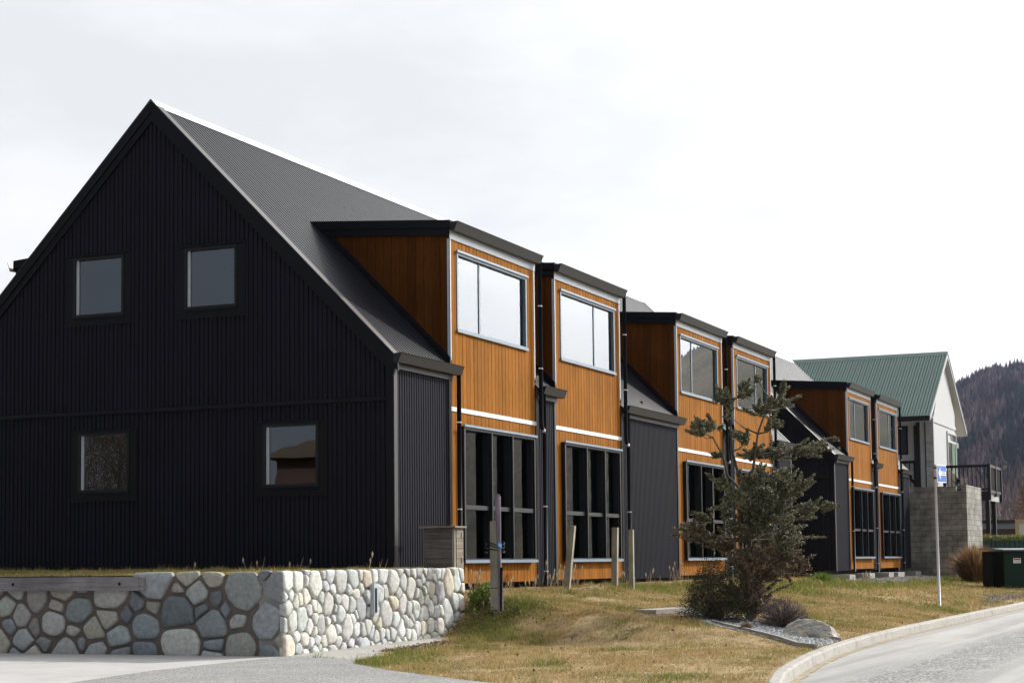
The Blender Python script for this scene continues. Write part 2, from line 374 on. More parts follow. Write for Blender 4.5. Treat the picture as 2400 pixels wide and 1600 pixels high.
# ------------------------------------------------------------------ terrain
KX = np.array([-24,-16,-12,-10,-8.3,-6.6,-5,-3,-.9,1,3,6.5,12,60,140.]); KY = np.array([-19,-12.3,-10.15,-9.25,-8.62,-8.24,-7.98,-7.7,-7.48,-7.33,-7.22,-7.12,-7.08,-7.05,-7.0])
def kerb_y(x): return np.interp(x, KX, KY)
def hgt(x, y):
    x = np.asarray(x, float); y = np.asarray(y, float)
    b0 = -.42-.22*smooth(22, 33, x)
    t = np.clip(-y/7.05, 0, 1.4)
    z = b0+(-1.2-b0)*np.minimum(t, 1)
    u = x-.35*(y+1)
    s = smooth(1.7, -.5, u)
    z = z*(1-s)+np.minimum(z, -1.19)*s
    z = z+.13*np.exp(-((x-7.4)**2/.9+(y+.95)**2/.25))
    amp = (1-smooth(-3, -6, x)*.85)
    z = z+amp*(.05*(fbm(x*.7, y*.7, 3)-.5)+.03*(fbm(x*2.6, y*2.6, 9, 2)-.5))*smooth(-7.05, -6.4, y-(kerb_y(x)+7.05))
    return z
def grid_obj(name, xs, ts, fy, fz, mat):
    m = MB()
    for x in xs:
        for t in ts:
            y = fy(x, t); m.v.append((x, y, float(fz(x, y))))
    n = len(ts)
    for i in range(len(xs)-1):
        for j in range(n-1): m.f.append((i*n+j, (i+1)*n+j, (i+1)*n+j+1, i*n+j+1))
    return m.build(name, mat, None, True)
xs = np.concatenate([np.arange(-24, -12, .6), np.arange(-12, 12, .16), np.arange(12, 50, .4), np.arange(50, 141, 5.)])
lawn = grid_obj('lawn', xs, np.linspace(0, 1, 54), lambda x, t: float(kerb_y(x))*(1-t)+t*1.2, hgt, M['soil'])
tag(lawn, kind='structure')
far = MB(); far.face([(CAM[0]+1500*math.cos(k*math.pi/24), CAM[1]+1500*math.sin(k*math.pi/24), -1.6) for k in range(48)])
tag(far.build('ground', M['earth']), kind='structure')
bk = MB(); bk.face([(-.02,1.1,-.43),(140,1.1,-.66),(140,60,-.66),(-.02,60,-.43)])
tag(bk.build('back_yard', M['soil']), kind='structure')
terr = grid_obj('terrace', np.arange(-5.0, .06, .1), np.linspace(0, 1, 70), lambda x, t: -.75+t*13., lambda x, y: -.045+.045*smooth(-4.8, -.3, x)+.02*(fbm(x*2, y*2, 5)-.5), M['terrace'])
tag(terr, kind='structure')
def flat(name, poly, z, mat, fz=None):
    m = MB(); m.face([(p[0], p[1], z if fz is None else float(fz(*p))) for p in poly])
    return tag(m.build(name, mat), kind='structure')
flat('driveway', [(-5.2,-1.0),(-8.5,-1.03),(-10.5,-1.4),(-20,-3.4),(-24,-4),(-24,14),(-5.2,14)], -1.176, M['concrete'])
flat('aggregate_driveway', [(-5.2,-1.0),(-5.3,-1.7),(-5.9,-2.42),(-6.62,-2.80),(-7.65,-3.76),(-8.5,-4.75),(-9.4,-5.85),(-10.4,-7.6),(-10.9,-9.7),(-13,-10.9),(-24,-19.4),(-24,-4),(-20,-3.4),(-10.5,-1.4),(-8.5,-1.03)], -1.168, M['aggregate'])
strip_edge = [(-5.9,-2.42),(-4.9,-2.28),(-4.04,-2.1),(-2,-1.62),(-.9,-1.33),(-.3,-1.15),(-.2,-.95)]
flat('wall_footing', [(-5.2,-.95),(-5.2,-1.0),(-5.3,-1.7)]+strip_edge, -1.17, M['kerb'], lambda x, y: -1.172-.05*math.exp(-((x+2.6)/1.4)**2)+.06*float(smooth(-1.2, 0, x)))
# kerb in cast lengths with joints
def resample(P, step):
    P = [Vector(p) for p in P]; out = [P[0]]; acc = 0
    for a, b in zip(P, P[1:]):
        n = max(1, int((b-a).length/step))
        for k in range(1, n+1): out.append(a.lerp(b, k/n))
    return out
kp = resample([(x, y) for x, y in zip(np.linspace(-24, 12, 180), kerb_y(np.linspace(-24, 12, 180)))]+[(60,-7.05),(140,-7.0)], .3)
kb = MB(); d = 0; seg0 = 0
prof = [(0,.010),(-.02,.016),(-.115,.008),(-.137,-.018),(-.155,-.14),(-.155,-.3),(0,-.3)]
acc = 0; run = [kp[0]]; runs = []
for a, b in zip(kp, kp[1:]):
    run.append(b); acc += (b-a).length
    if acc > 2.35: runs.append(run); run = [b]; acc = 0
runs.append(run)
for rn in runs:
    rings = []
    for k, p in enumerate(rn):
        t = (rn[min(k+1, len(rn)-1)]-rn[max(k-1, 0)]).normalized(); nn = Vector((-t.y, t.x))
        q = p + (t*.006 if k == 0 else (-t*.006 if k == len(rn)-1 else t*0))
        rings.append([(q.x+nn.x*a, q.y+nn.y*a, -1.2+b) for a, b in prof])
    i0 = len(kb.v); m_ = len(prof)
    for r_ in rings: kb.v += r_
    for k in range(len(rings)-1):
        for j in range(m_): kb.f.append((i0+k*m_+j, i0+k*m_+(j+1)%m_, i0+(k+1)*m_+(j+1)%m_, i0+(k+1)*m_+j))
    kb.f.append(tuple(i0+j for j in range(m_))); kb.f.append(tuple(i0+(len(rings)-1)*m_+j for j in range(m_))[::-1])
tag(kb.build('kerb', M['kerb']), kind='structure')
gg = MB()
for a, b in zip(kp[:-4], kp[1:-3]):
    gg.face([(a.x, a.y-.15, -1.329), (a.x, a.y-.24-.05*random.random(), -1.329), (b.x, b.y-.24-.05*random.random(), -1.329), (b.x, b.y-.15, -1.329)])
tag(gg.build('gutter_grit', mat_ground('sandy_grit', [(.30, .25, .17), (.22, .18, .12), (.36, .33, .27)], [(4., .45, .6), (12., .5, .7)])), kind='structure')
rd = MB()
rx = np.concatenate([np.linspace(-24, 12, 90), [60, 140, 600]])
for a, b in zip(rx, rx[1:]):
    rd.face([(a, float(kerb_y(a))-.1, -1.335), (a, -32, -1.38), (b, -32, -1.38), (b, float(kerb_y(b))-.1, -1.335)])
rd.face([(-60,-32,-1.38),(-24,-32,-1.38),(-24,-19.1,-1.335),(-60,-19.1,-1.335)])
tag(rd.build('road', M['road']), kind='structure')

# ------------------------------------------------------------------ black houses
PITCH = .0924
def corr(m, O, U, V, Nn, length, pitch, amp, spans, per=8, rows=1, phase=0.):
    """corrugated sheet: O + u*U + v*V + offset*N; spans(u) -> list of (v0, v1)"""
    O, U, V, Nn = map(Vector, (O, U, V, Nn)); prev = None
    fr = [(0., 1.), (.62, 1.), (.71, -.7), (.77, -1.), (.85, -1.), (.91, -.7)]     # broad crest, narrow pan
    us = []
    for k in range(int(length/pitch)+2):
        dk = 1. if k % 2 else .72
        for t, o_ in fr:
            u = (k+t-.3)*pitch
            if 0 < u < length: us.append((u, amp*(o_ if o_ > 0 else 1-(1-o_)*dk)))
    us = [(0., amp)]+us+[(length, amp)]
    for u, off in us:
        if prev is not None:
            um = (u+prev[0])/2
            for v0, v1 in spans(um):
                if v1 <= v0: continue
                a0 = O+U*prev[0]+Nn*prev[1]; a1 = O+U*u+Nn*off
                m.face([a0+V*v0, a1+V*v0, a1+V*v1, a0+V*v1])
        prev = (u, off)
def screws(m, pts, nrm, r=.011):
    nrm = Vector(nrm); a = nrm.orthogonal().normalized(); b = nrm.cross(a)
    for p in pts:
        p = Vector(p); t = p+nrm*.012
        q = [p+(a*math.cos(k)+b*math.sin(k))*r for k in (0, 1.57, 3.14, 4.71)]
        for k in range(4): m.face([q[k], q[(k+1) % 4], t])
HW = 4.85; EAVE = 3.65; APEX = 8.5
def boards_front(m, x0, x1, zspans, y, bw=.165, gap=.014):
    x = math.floor(x0/bw)*bw
    while x < x1:
        a = max(x+gap/2, x0); b = min(x+bw-gap/2, x1)
        if b-a > .01:
            for z0, z1, xa, xb in zspans:
                aa, bb = max(a, xa), min(b, xb)
                if bb-aa > .004: m.box(aa, bb, y-.018+random.uniform(-.0015, .0015), y, z0, z1)
        x += bw
def window(parent, x0, x1, z0, z1, mulls, transom, fmat, y=0., proud=.04, fw=.055, fins=False, plane='y', sill=True):
    """framed window in the facade; pane and sill are its sub-parts"""
    f = MB(); yo, yi = y-proud, y+(.09 if fins else .06)
    f.box(x0, x0+fw, yo, yi, z0, z1); f.box(x1-fw, x1, yo, yi, z0, z1)
    f.box(x0+fw, x1-fw, yo, yi, z0, z0+fw); f.box(x0+fw, x1-fw, yo, yi, z1-fw, z1)
    for mx in mulls: f.box(mx-(.022 if fins else .028), mx+(.022 if fins else .028), yo+(-.03 if fins else .05), (yi-.01 if fins else y+.029), z0+fw, z1-fw)
    edges = [x0+fw]+list(mulls)+[x1-fw]
    if transom:
        for a, b in zip(edges, edges[1:]): f.box(a+.022, b-.022, yo+.025, yi-.02, transom-.04, transom+.04)
    # sash lines inside each light
    for a, b in zip(edges, edges[1:]) if fins else ():
        f.box(a+.022, a+.05, yo+.035, yi-.025, z0+fw, z1-fw); f.box(b-.05, b-.022, yo+.035, yi-.025, z0+fw, z1-fw)
    w = f.build('window', fmat, parent)
    g = MB(); g.box(x0+fw, x1-fw, y+.03, y+.036, z0+fw, z1-fw); g.build('pane', M['clearglass' if fins else 'glass'], w)
    if sill:
        s_ = MB(); s_.box(x0-.03, x1+.03, y-proud-.025, y-proud-.002, z0-.02, z0+.035); s_.build('sill', M['frame'], w)
        h = MB(); h.box(x0-.04, x1+.04, y-proud-.035, y-proud-.002, z1-.012, z1+.03); h.build('head_flashing', M['frame'], w)
    return w
def gutter_mb(x0, x1, y, ztop, h=.165, d=.15):
    """quad gutter, open on top, hung in front of y"""
    m = MB(); p = [(y, ztop-.01), (y, ztop-h), (y-d*.62, ztop-h), (y-d, ztop-.02), (y-d-.012, ztop), (y-d+.004, ztop), (y-d+.012, ztop-.03), (y-d*.58, ztop-h+.01), (y-.008, ztop-h+.01), (y-.008, ztop-.01)]
    m.prism(p, 'x', x0, x1)
    cap = [p[0], p[1], p[2], p[3], p[4]]
    m.prism(cap, 'x', x0-.004, x0); m.prism(cap, 'x', x1, x1+.004); return m
def pipe(parent, pts, r=.04, clips=()):
    m = MB(); m.tube(pts, r, 12); o = m.build('downpipe', M['pipe'], parent, True)
    for c in clips:
        k = MB(); k.tube([(c[0], c[1], c[2]-.012), (c[0], c[1], c[2]+.012)], r+.004, 12); k.box(c[0]-.1, c[0]-.03, c[1]-.008, c[1]+.008, c[2]-.008, c[2]+.008); k.build('clip', M['joint'], o)
    return o
def black_house(x0, dorm, length, label, rear=True):
    T = thing('gabled_house', label, 'house', (x0, 0, 0))
    # --- near gable wall with openings
    wins = [(5.30,6.72,4.49,5.81, 5.50,6.52,4.70,5.71),(2.88,4.31,4.48,5.80, 3.10,4.10,4.69,5.70),(5.16,6.60,1.27,2.57, 5.37,6.39,1.48,2.47),(1.25,2.68,1.27,2.58, 1.47,2.475,1.48,2.48)]
    def rake(u): return EAVE+min(u, 2*HW-u)-.1
    def spans(u):
        top = rake(u); cuts = [(w[6]-.04, w[7]+.04) for w in wins if w[4]-.04 < u < w[5]+.04]
        cuts.sort(); v = -.3; out = []
        for a, b in cuts: out.append((v, a)); v = b
        out.append((v, top)); return out
    sc_ = MB(); m = MB(); corr(m, (0,0,0), (0,1,0), (0,0,1), (-1,0,0), 2*HW, PITCH, .016, spans)
    for zr in (.25, .7, 1.2, 1.95, 2.65, 3.05, 3.75, 4.4, 5.15, 5.95, 6.65, 7.35):
        pts = []
        for k in range(int(2*HW/PITCH/2)):
            u = (k*2+.25)*PITCH
            if zr < rake(u)-.1 and all(not (w[0] < u < w[1] and w[2] < zr < w[3]) for w in wins): pts.append((-.016, u, zr))
        screws(sc_, pts, (-1,0,0), .017)
    m.build('gable_wall', M['steel'], T); tag(sc_.build('cladding_screws', M['binblack'], T), kind='stuff')
    # --- gable windows: wide flashing surround, frame, pane, pale strip standing for light on the reveal
    for w in wins:
        f = MB(); a,b,c,d_,ga,gb,gc,gd = w
        X = -.030
        f.box(X, -.001, a, ga-.05, c, d_); f.box(X, -.001, gb+.05, b, c, d_)
        f.box(X-.004, -.002, ga-.05, gb+.05, c, gc-.05); f.box(X-.004, -.002, ga-.05, gb+.05, gd+.05, d_-.02)
        f.box(-.065, -.004, a+.06, b-.06, d_-.035, d_-.015)          # head flashing
        f.box(-.052, -.003, ga-.06, gb+.06, gc-.085, gc-.06)
        o = f.build('window', M['fascia'], T)
        f = MB()
        for (p, q, r_, s_) in ((ga-.05, ga, gc-.05, gd+.05), (gb, gb+.05, gc-.05, gd+.05), (ga, gb, gc-.05, gc), (ga, gb, gd, gd+.05)): f.box(-.045, .07, p, q, r_, s_)
        f.build('window_frame', M['darkframe'], o)
        g = MB(); g.box(.02, .026, ga, gb, gc, gd); g.build('pane', M['glass'], o)
        l = MB(); l.box(-.004, .0195, gb-.055, gb-.001, gc+.001, gd-.001); l.build('lit_reveal_strip', M['greyflash'], o)  # pale strip standing in for light on the inner frame edge
    f = MB(); f.prism([(-.012, 2.83), (-.045, 2.84), (-.045, 2.875), (-.012, 2.905)], 'y', .125, 2*HW-.12); f.build('belt_flashing', M['fascia'], T)
    for ya, yb in ((-.012, .125), (2*HW-.125, 2*HW+.012)):
        f = MB(); f.box(-.022, -.012, ya, yb, -.3, EAVE-.03); f.build('corner_flashing', M['fascia'], T)
    # --- barge boards
    for sgn in (1, -1):
        f = MB()
        yy = lambda t: t if sgn == 1 else 2*HW-t
        e0 = -.14
        f.prism([(yy(e0), EAVE+e0+.02), (yy(HW), APEX+.02), (yy(HW), APEX-.19), (yy(e0), EAVE+e0-.19)], 'x', -.085, -.035)
        f.prism([(yy(e0+.06), EAVE+e0-.10), (yy(HW), APEX-.17), (yy(HW), APEX-.36), (yy(e0+.1), EAVE+e0-.25)], 'x', -.060, -.012)
        f.build('barge_board', M['fascia'], T)
        f = MB(); f.prism([(yy(e0), EAVE+e0+.028), (yy(HW), APEX+.028), (yy(HW), APEX+.045), (yy(e0), EAVE+e0+.045)], 'x', -.09, .13); f.build('barge_cap', M['cornergrey'], T)
        f = MB()
        f.prism([(yy(e0), EAVE+e0+.02), (yy(HW), APEX+.02), (yy(HW), APEX-.2), (yy(e0), EAVE+e0-.2)], 'x', length+.02, length+.07)
        f.prism([(yy(e0), EAVE+e0+.028), (yy(HW), APEX+.028), (yy(HW), APEX+.043), (yy(e0), EAVE+e0+.043)], 'x', length-.13, length+.075)
        f.build('barge_board', M['roof'], T)
    # --- roof
    bays = []; cur = 0.
    for dx in dorm: bays.append((cur, dx)); cur = dx+4.0
    bays.append((cur, length))
    r2 = math.sqrt(.5); m = MB()
    def rs(u):
        for dx in dorm:
            if dx+.02 < u < dx+3.98: return [(2.62/r2, HW/r2)]
        return [(-.13/r2, HW/r2)]
    corr(m, (0, 0, EAVE), (1,0,0), (0, r2, r2), (0, -r2, r2), length, .13, .017, rs)
    for yr in (.0, .95, 1.9, 2.85, 3.75, 4.6):
        pts = [((k*2+.25)*PITCH, yr-.0125*r2, EAVE+yr+.0125*r2) for k in range(int(length/PITCH/2)) if rs((k*2+.25)*PITCH)[0][0]*r2 < yr]
        screws(m, pts, (0,-r2,r2), .013)
    m.build('roof', M['roof'], T)
    m = MB(); corr(m, (0, 2*HW, EAVE), (1,0,0), (0, -r2, r2), (0, r2, r2), length, PITCH*2, .0125, lambda u: [(-.15, HW/r2)], 6); m.build('roof', M['roof'], T)
    m = MB(); m.prism([(HW-.17, APEX-.13), (HW-.02, APEX+.04), (HW+.02, APEX+.04), (HW+.17, APEX-.13), (HW, APEX+.02)], 'x', -.088, length+.075); m.build('ridge_cap', M['greyflash'], T)
    # --- eave bays: corrugated wall, corner trims, fascia, gutter, pipe
    for k, (a, b) in enumerate(bays):
        m = MB(); corr(m, (a, 0, 0), (1,0,0), (0,0,1), (0,-1,0), b-a, PITCH, .0125, lambda u: [(-.33, EAVE-.17)], 8)
        for zr in (.0, .85, 1.7, 2.55):
            screws(m, [(a+(q*2+.25)*PITCH, -.0125, zr) for q in range(1, int((b-a)/PITCH/2))], (0,-1,0), .009)
        m.build('wall_panel', M['steel'], T)
        wL = .115 if k == 0 else .1
        for xa, xb in ((a-(.012 if k == 0 else -.004), a+wL), (b-.1, b-.004)):
            m = MB(); m.box(xa, xb, -.03, -.0126, -.36, EAVE-.26); m.build('corner_trim', M['cornergrey'], T)
        m = MB(); m.box(a+.002, b+.03, -.045, -.031, EAVE-.27, EAVE-.19); m.box(a+.002, b+.03, -.06, -.03, EAVE-.19, EAVE-.05); m.build('eave_fascia', M['cornergrey'], T)
        ex = .16 if k < len(bays)-1 else .08
        gutter_mb(a-.09 if k == 0 else a+.14, b+ex, -.062, EAVE-.015).build('gutter', M['trim'], T)
        if k == 0:
            pipe(T, [(b+.10, -.13, EAVE-.17), (b+.10, -.13, -.38)], .042, [(b+.10,-.13,2.62),(b+.10,-.13,1.05)])
        elif k < len(bays)-1 or True:
            pipe(T, [(a+.2, -.13, EAVE-.17), (a+.2, -.13, -.42)], .042, [(a+.2,-.13,1.2),(a+.2,-.13,-.1)])
    # --- dormers
    for k, dx in enumerate(dorm):
        A, B = dx, dx+4.0; mir = k % 2 == 1
        gx0, gx1 = (A+.36, A+3.77) if not mir else (A+.27, A+3.72)
        ux0, ux1 = (A+.27, A+3.58) if not mir else (A+.30, A+3.64)
        m = MB()
        zs = [(-.29,.10,A,B), (.10,2.575,A,gx0), (.10,2.575,gx1,B), (2.575,2.82,A,B), (2.91,4.31,A,B), (4.31,5.775,A,ux0), (4.31,5.775,ux1,B), (5.775,6.0,A,B)]
        boards_front(m, A+.004, B-.004, zs, 0.)
        D = m.build('dormer', M['wood'], T)
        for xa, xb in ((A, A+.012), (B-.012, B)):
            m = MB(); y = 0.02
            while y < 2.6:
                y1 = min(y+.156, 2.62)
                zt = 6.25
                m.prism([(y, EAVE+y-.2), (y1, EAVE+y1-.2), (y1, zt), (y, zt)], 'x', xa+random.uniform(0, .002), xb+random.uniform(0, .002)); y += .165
            m.build('cheek', M['woodshade'], D)
        m = MB(); [m.box(max(xa,A+.013), min(xb,B-.013), .001, .004, za, zb) for za, zb, xa, xb in zs]; m.build('backing', M['fascia'], D)
        for xa, xb in ((A-.05, A-.003), (B+.003, B+.05)):   # flashing where cheek meets the roof
            m = MB(); m.prism([(-.03, EAVE+.02), (2.55, EAVE+2.6), (2.55, EAVE+2.74), (-.03, EAVE+.15)], 'x', xa, xb)
            m.build('apron_flashing', M['fascia'], D)
        sl_ = .075
        m = MB(); m.prism([(-.06, 6.27), (-.06, 6.30), (2.95, 6.30+3.0*sl_), (2.95, 6.27+3.0*sl_)], 'x', A-.07, B+.07); m.build('dormer_roof', M['roof'], D)
        for xa, xb, xc in ((A-.075, A-.03, A-.002), (B+.03, B+.075, B+.002)):
            m = MB(); m.prism([(-.05, 6.155), (-.05, 6.305), (2.93, 6.305+2.98*sl_), (2.93, 6.155+2.98*sl_)], 'x', xa, xb)
            lo, hi = min(xa+.02, xc), max(xb-.02, xc)
            m.prism([(-.03, 6.03), (-.03, 6.17), (2.8, 6.17+2.83*sl_), (2.8, 6.03+2.83*sl_)], 'x', lo, hi)
            m.build('side_fascia', M['fascia'], D)
        m = MB(); m.box(A-.028, B+.028, -.032, -.019, 5.97, 6.14); m.build('front_fascia', M['greyflash'], D)
        gutter_mb(A-.07, B+.07, -.055, 6.275, .17, .15).build('gutter', M['trim'], D)
        m = MB(); m.box(A-.022, A+.028, -.026, -.0185, 3.75, 5.97); m.box(A-.022, A-.012, -.026, .03, 3.75, 5.97); m.build('corner_strip', M['greyflash'], D)
        m = MB(); m.box(B-.03, B+.02, -.026, -.0185, 3.75, 5.97); m.build('corner_strip', M['greyflash'], D)
        m = MB(); m.box(A-.02, B+.02, -.034, -.001, 2.825, 2.905); m.build('belt', M['silver'], D)
        um = [A+1.38] if not mir else [A+2.44]
        window(T, ux0, ux1, 4.31, 5.775, um, None, M['frame'], 0., .035)
        gm = [A+1.56, A+2.56] if not mir else [A+1.5, A+2.62]
        window(T, gx0, gx1, .10, 2.575, gm, 1.1, M['darkframe'], 0., .11, .06, True)
        xp = B+.05
        pipe(D, [(xp, -.13, 6.12), (xp, -.13, 2.86), (xp+.03, -.13, 2.79), (B+.14, -.13, 2.73), (B+.2, -.13, 2.66)], .042, [(xp,-.13,5.25),(xp,-.13,3.98)])
        m = MB(); m.tube([(B+.10,-.13,2.765),(B+.15,-.13,2.72)], .047, 12); m.build('pipe_joint', M['joint'], D, True)
    # --- inside and the unseen sides
    m = MB(); m.box(.1, length-.1, .1, 2*HW-.1, 2.62, 2.80); m.box(.1, length-.1, .1, 2*HW-.1, -.02, .05); m.build('floor', M['inner'], T)
    m = MB(); m.box(.15, length-.15, 4.2, 4.3, .06, 2.6); m.box(.15, length-.15, 3.6, 3.7, 2.81, 7.2)
    for a, b in bays[1:-1]: m.box((a+b)/2-.06, (a+b)/2+.06, .15, 4.19, .06, 2.6); m.box((a+b)/2-.06, (a+b)/2+.06, .15, 3.59, 2.81, 3.9)
    m.build('partition', M['inner'], T)
    m = MB()
    for dx in dorm:
        for q in (.95, 1.9, 2.6, 3.4): m.box(dx+q, dx+q+.09, 1.6, 1.7, .06, 2.6)
        m.box(dx+.2, dx+3.8, 1.58, 1.72, 1.25, 1.33)
    m.build('stud', M['stud'], T)
    m = MB(); m.box(.4, length-.03, .5, .6, -.9, -.29); m.box(.4, .5, .6, 2*HW, -.9, -.3)
    m.build('base', M['fascia'], T)  # black sheet standing in for the shade in the gap underneath
    m = MB(); m.prism([(.05, -.3), (2*HW, -.3), (2*HW, EAVE-.15), (HW, APEX-.12), (.05, EAVE-.08)], 'x', length-.03, length); m.box(.02, length-.04, 2*HW-.04, 2*HW, -.3, EAVE-.1); m.build('rear_wall', M['steel'], T)
    # rear dormer whose edge shows beyond the near gable
    if rear:
        for dx in dorm:
            Y = 2*HW
            m = MB(); m.box(dx, dx+4., Y-2.6, Y, 3.4, 6.03); RD = m.build('rear_dormer', M['wood'], T)
            m = MB(); m.prism([(Y+.06, 6.28), (Y+.06, 6.31), (Y-2.95, 6.535), (Y-2.95, 6.505)], 'x', dx-.07, dx+4.07); m.build('dormer_roof', M['roof'], RD)
            m = MB(); m.prism([(Y+.05, 6.155), (Y+.05, 6.275), (Y-2.93, 6.5), (Y-2.93, 6.38)], 'x', dx-.075, dx+4.075); m.prism([(Y+.03, 6.031), (Y+.03, 6.154), (Y-2.8, 6.37), (Y-2.8, 6.25)], 'x', dx-.03, dx+4.03); m.build('dormer_fascia', M['fascia'], RD)
            m = MB(); m.prism([(Y+.055,6.27),(Y+.055,6.10),(Y+.15,6.10),(Y+.205,6.26),(Y+.215,6.28),(Y+.2,6.28),(Y+.14,6.115),(Y+.065,6.115),(Y+.065,6.27)], 'x', dx-.07, dx+4.07); m.build('gutter', M['trim'], RD)
    return T
black_house(0., [2.28, 7.40, 15.66, 20.80], 27.1, 'long black corrugated steel house nearest the stone wall, with four orange timber dormers')
black_house(33.0, [2.25, 7.42], 13.7, 'shorter black corrugated house beyond the tree, with two orange timber dormers', False)

# ------------------------------------------------------------------ stone wall
def clip(poly, px, py, nx, ny):
    out = []
    for i in range(len(poly)):
        a, b = poly[i], poly[(i+1) % len(poly)]
        da = (a[0]-px)*nx+(a[1]-py)*ny; db = (b[0]-px)*nx+(b[1]-py)*ny
        if da <= 0: out.append(a)
        if (da < 0 < db) or (db < 0 < da):
            t = da/(da-db); out.append((a[0]+(b[0]-a[0])*t, a[1]+(b[1]-a[1])*t))
    return out
def voronoi(pts, wts, rect):
    cells = []
    for i, p in enumerate(pts):
        poly = [(rect[0],rect[2]),(rect[1],rect[2]),(rect[1],rect[3]),(rect[0],rect[3])]
        for j, q in enumerate(pts):
            if i == j: continue
            dx, dy = q[0]-p[0], q[1]-p[1]; d2 = dx*dx+dy*dy
            if d2 > 2.2: continue
            t = .5+(wts[i]-wts[j])/(2*d2)
            poly = clip(poly, p[0]+dx*t, p[1]+dy*t, dx, dy)
            if len(poly) < 3: break
        cells.append(poly)
    return cells
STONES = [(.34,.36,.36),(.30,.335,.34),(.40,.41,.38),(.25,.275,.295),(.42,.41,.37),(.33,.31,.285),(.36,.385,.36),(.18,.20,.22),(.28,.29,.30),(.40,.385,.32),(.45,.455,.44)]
STONES_LIT = [(.56,.57,.53),(.52,.535,.52),(.58,.58,.54),(.47,.48,.47),(.56,.55,.50),(.54,.56,.55),(.42,.435,.44),(.53,.545,.51),(.50,.52,.50),(.54,.49,.40),(.60,.605,.59)]  # paler palette of the same stones, sunlight put into the colours
def stone_face(m, to3, nrm, rect, size, gap, depth, pal, seed, squash=1.15, low=None):
    rs_ = random.Random(seed); x0, x1, z0, z1 = rect
    pts = []; dms = []; tries = 0; n1 = int((x1-x0)*(z1-z0)*160)
    while tries < 6000:
        p = (rs_.uniform(x0, x1), rs_.uniform(z0, z1)); tries += 1
        if low and p[0] > low[0] and p[1] > low[1]-.05: continue
        dmin = size*(rs_.choice((.75, 1.0, 1.25, 1.5)) if tries < n1 else rs_.choice((.4, .5, .65, .8)))
        if all(((p[0]-q[0])/squash)**2+(p[1]-q[1])**2 > ((dmin+d2)*.5)**2 for q, d2 in zip(pts, dms)): pts.append(p); dms.append(dmin)
    for it in range(1):
        wts = [(d_*.5)**2*squash*.9 for d_ in dms]
        cells = voronoi(pts, wts, rect)
        npts = []
        for p, c in zip(pts, cells):
            if len(c) < 3: npts.append(p); continue
            cx = sum(q[0] for q in c)/len(c); cz = sum(q[1] for q in c)/len(c); npts.append((p[0]*.5+cx*.5, p[1]*.5+cz*.5))
        pts = npts
    cells = voronoi(pts, wts, rect)
    nrm = Vector(nrm)
    for c, p in zip(cells, pts):
        if low and p[0] > low[0] and len(c) > 2: c = clip(c, 0, low[1], 0, 1)
        if len(c) < 3: continue
        cx = sum(q[0] for q in c)/len(c); cz = sum(q[1] for q in c)/len(c)
        # shrink by the joint, then round the corners
        rad = [math.hypot(q[0]-cx, q[1]-cz) for q in c]; rm = sum(rad)/len(rad)
        if rm < .05: continue
        g = gap*rs_.uniform(.4, 1.5)
        poly = [(cx+(q[0]-cx)*(1-g_/max(r_, .05)), cz+(q[1]-cz)*(1-g_/max(r_, .05))) for q, r_, g_ in ((q, r_, min(g*rs_.uniform(.3, 1.9), .45*r_)) for q, r_ in zip(c, rad))]
        n0 = rs_.random() < .75
        for _ in range(3):
            np_ = []
            k = (.11 if n0 else .2) if _ == 0 else .25
            for a, b in zip(poly, poly[1:]+poly[:1]):
                np_ += [(a[0]*(1-k)+b[0]*k, a[1]*(1-k)+b[1]*k), (a[0]*k+b[0]*(1-k), a[1]*k+b[1]*(1-k))]
            poly = np_
        poly = poly[::2] if len(poly) > 30 else poly
        col = rs_.choice(pal); v = rs_.uniform(.78, 1.15); m.cur = tuple(min(.68, q*v*rs_.uniform(.97, 1.03)) for q in col)
        dp = depth*rs_.uniform(.7, 1.25); n = len(poly); tx, tz = rs_.uniform(-.25, .25), rs_.uniform(-.2, .2)
        sd = rs_.uniform(0, 50); i0 = len(m.v)
        prof_ = [(1., -.6), (1.0, .1), (.965, .55), (.89, .82), (.70, .94), (.38, 1.0)]
        for s_, h_ in prof_:
            for q in poly:
                X = cx+(q[0]-cx)*s_; Z = cz+(q[1]-cz)*s_
                nz = float(fbm(X*9+sd, Z*9+sd, 1, 3))-.5
                hh = dp*(h_+(.5*nz if h_ > .2 else 0)+(tx*(X-cx)/rm+tz*(Z-cz)/rm)*(.6 if h_ > .3 else 0))
                P = to3(X, Z); m.v.append((P[0]+nrm.x*hh, P[1]+nrm.y*hh, P[2]))
        for k in range(len(prof_)-1):
            for j in range(n):
                m.f.append((i0+k*n+j, i0+k*n+(j+1) % n, i0+(k+1)*n+(j+1) % n, i0+(k+1)*n+j)); m.c.append(m.cur)
        m.f.append(tuple(i0+(len(prof_)-1)*n+j for j in range(n))); m.c.append(m.cur)
WX, WY, WE = -5.17, -.91, .80
wall = thing('stone_wall', 'low retaining wall of rounded grey river stones set in mortar, below the black gable', 'wall', (WX, WY, -1.2))
def par(o): o.matrix_parent_inverse = Matrix.Translation((-WX, -WY, 1.2)); return o
m = MB()
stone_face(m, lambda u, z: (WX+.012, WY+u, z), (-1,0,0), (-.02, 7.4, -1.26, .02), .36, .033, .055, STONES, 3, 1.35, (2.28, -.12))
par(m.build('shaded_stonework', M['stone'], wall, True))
m = MB()
stone_face(m, lambda u, z: (WX+u, WY+.012, z), (0,-1,0), (-.03, 5.98, -1.33, .015), .33, .012, .05, STONES_LIT, 8, .66)
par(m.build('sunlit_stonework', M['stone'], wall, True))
m = MB()
m.box(WX+.014, WX+.36, WY+.40, 8., -1.5, -.06); par(m.build('mortar_core', M['mortar'], wall))
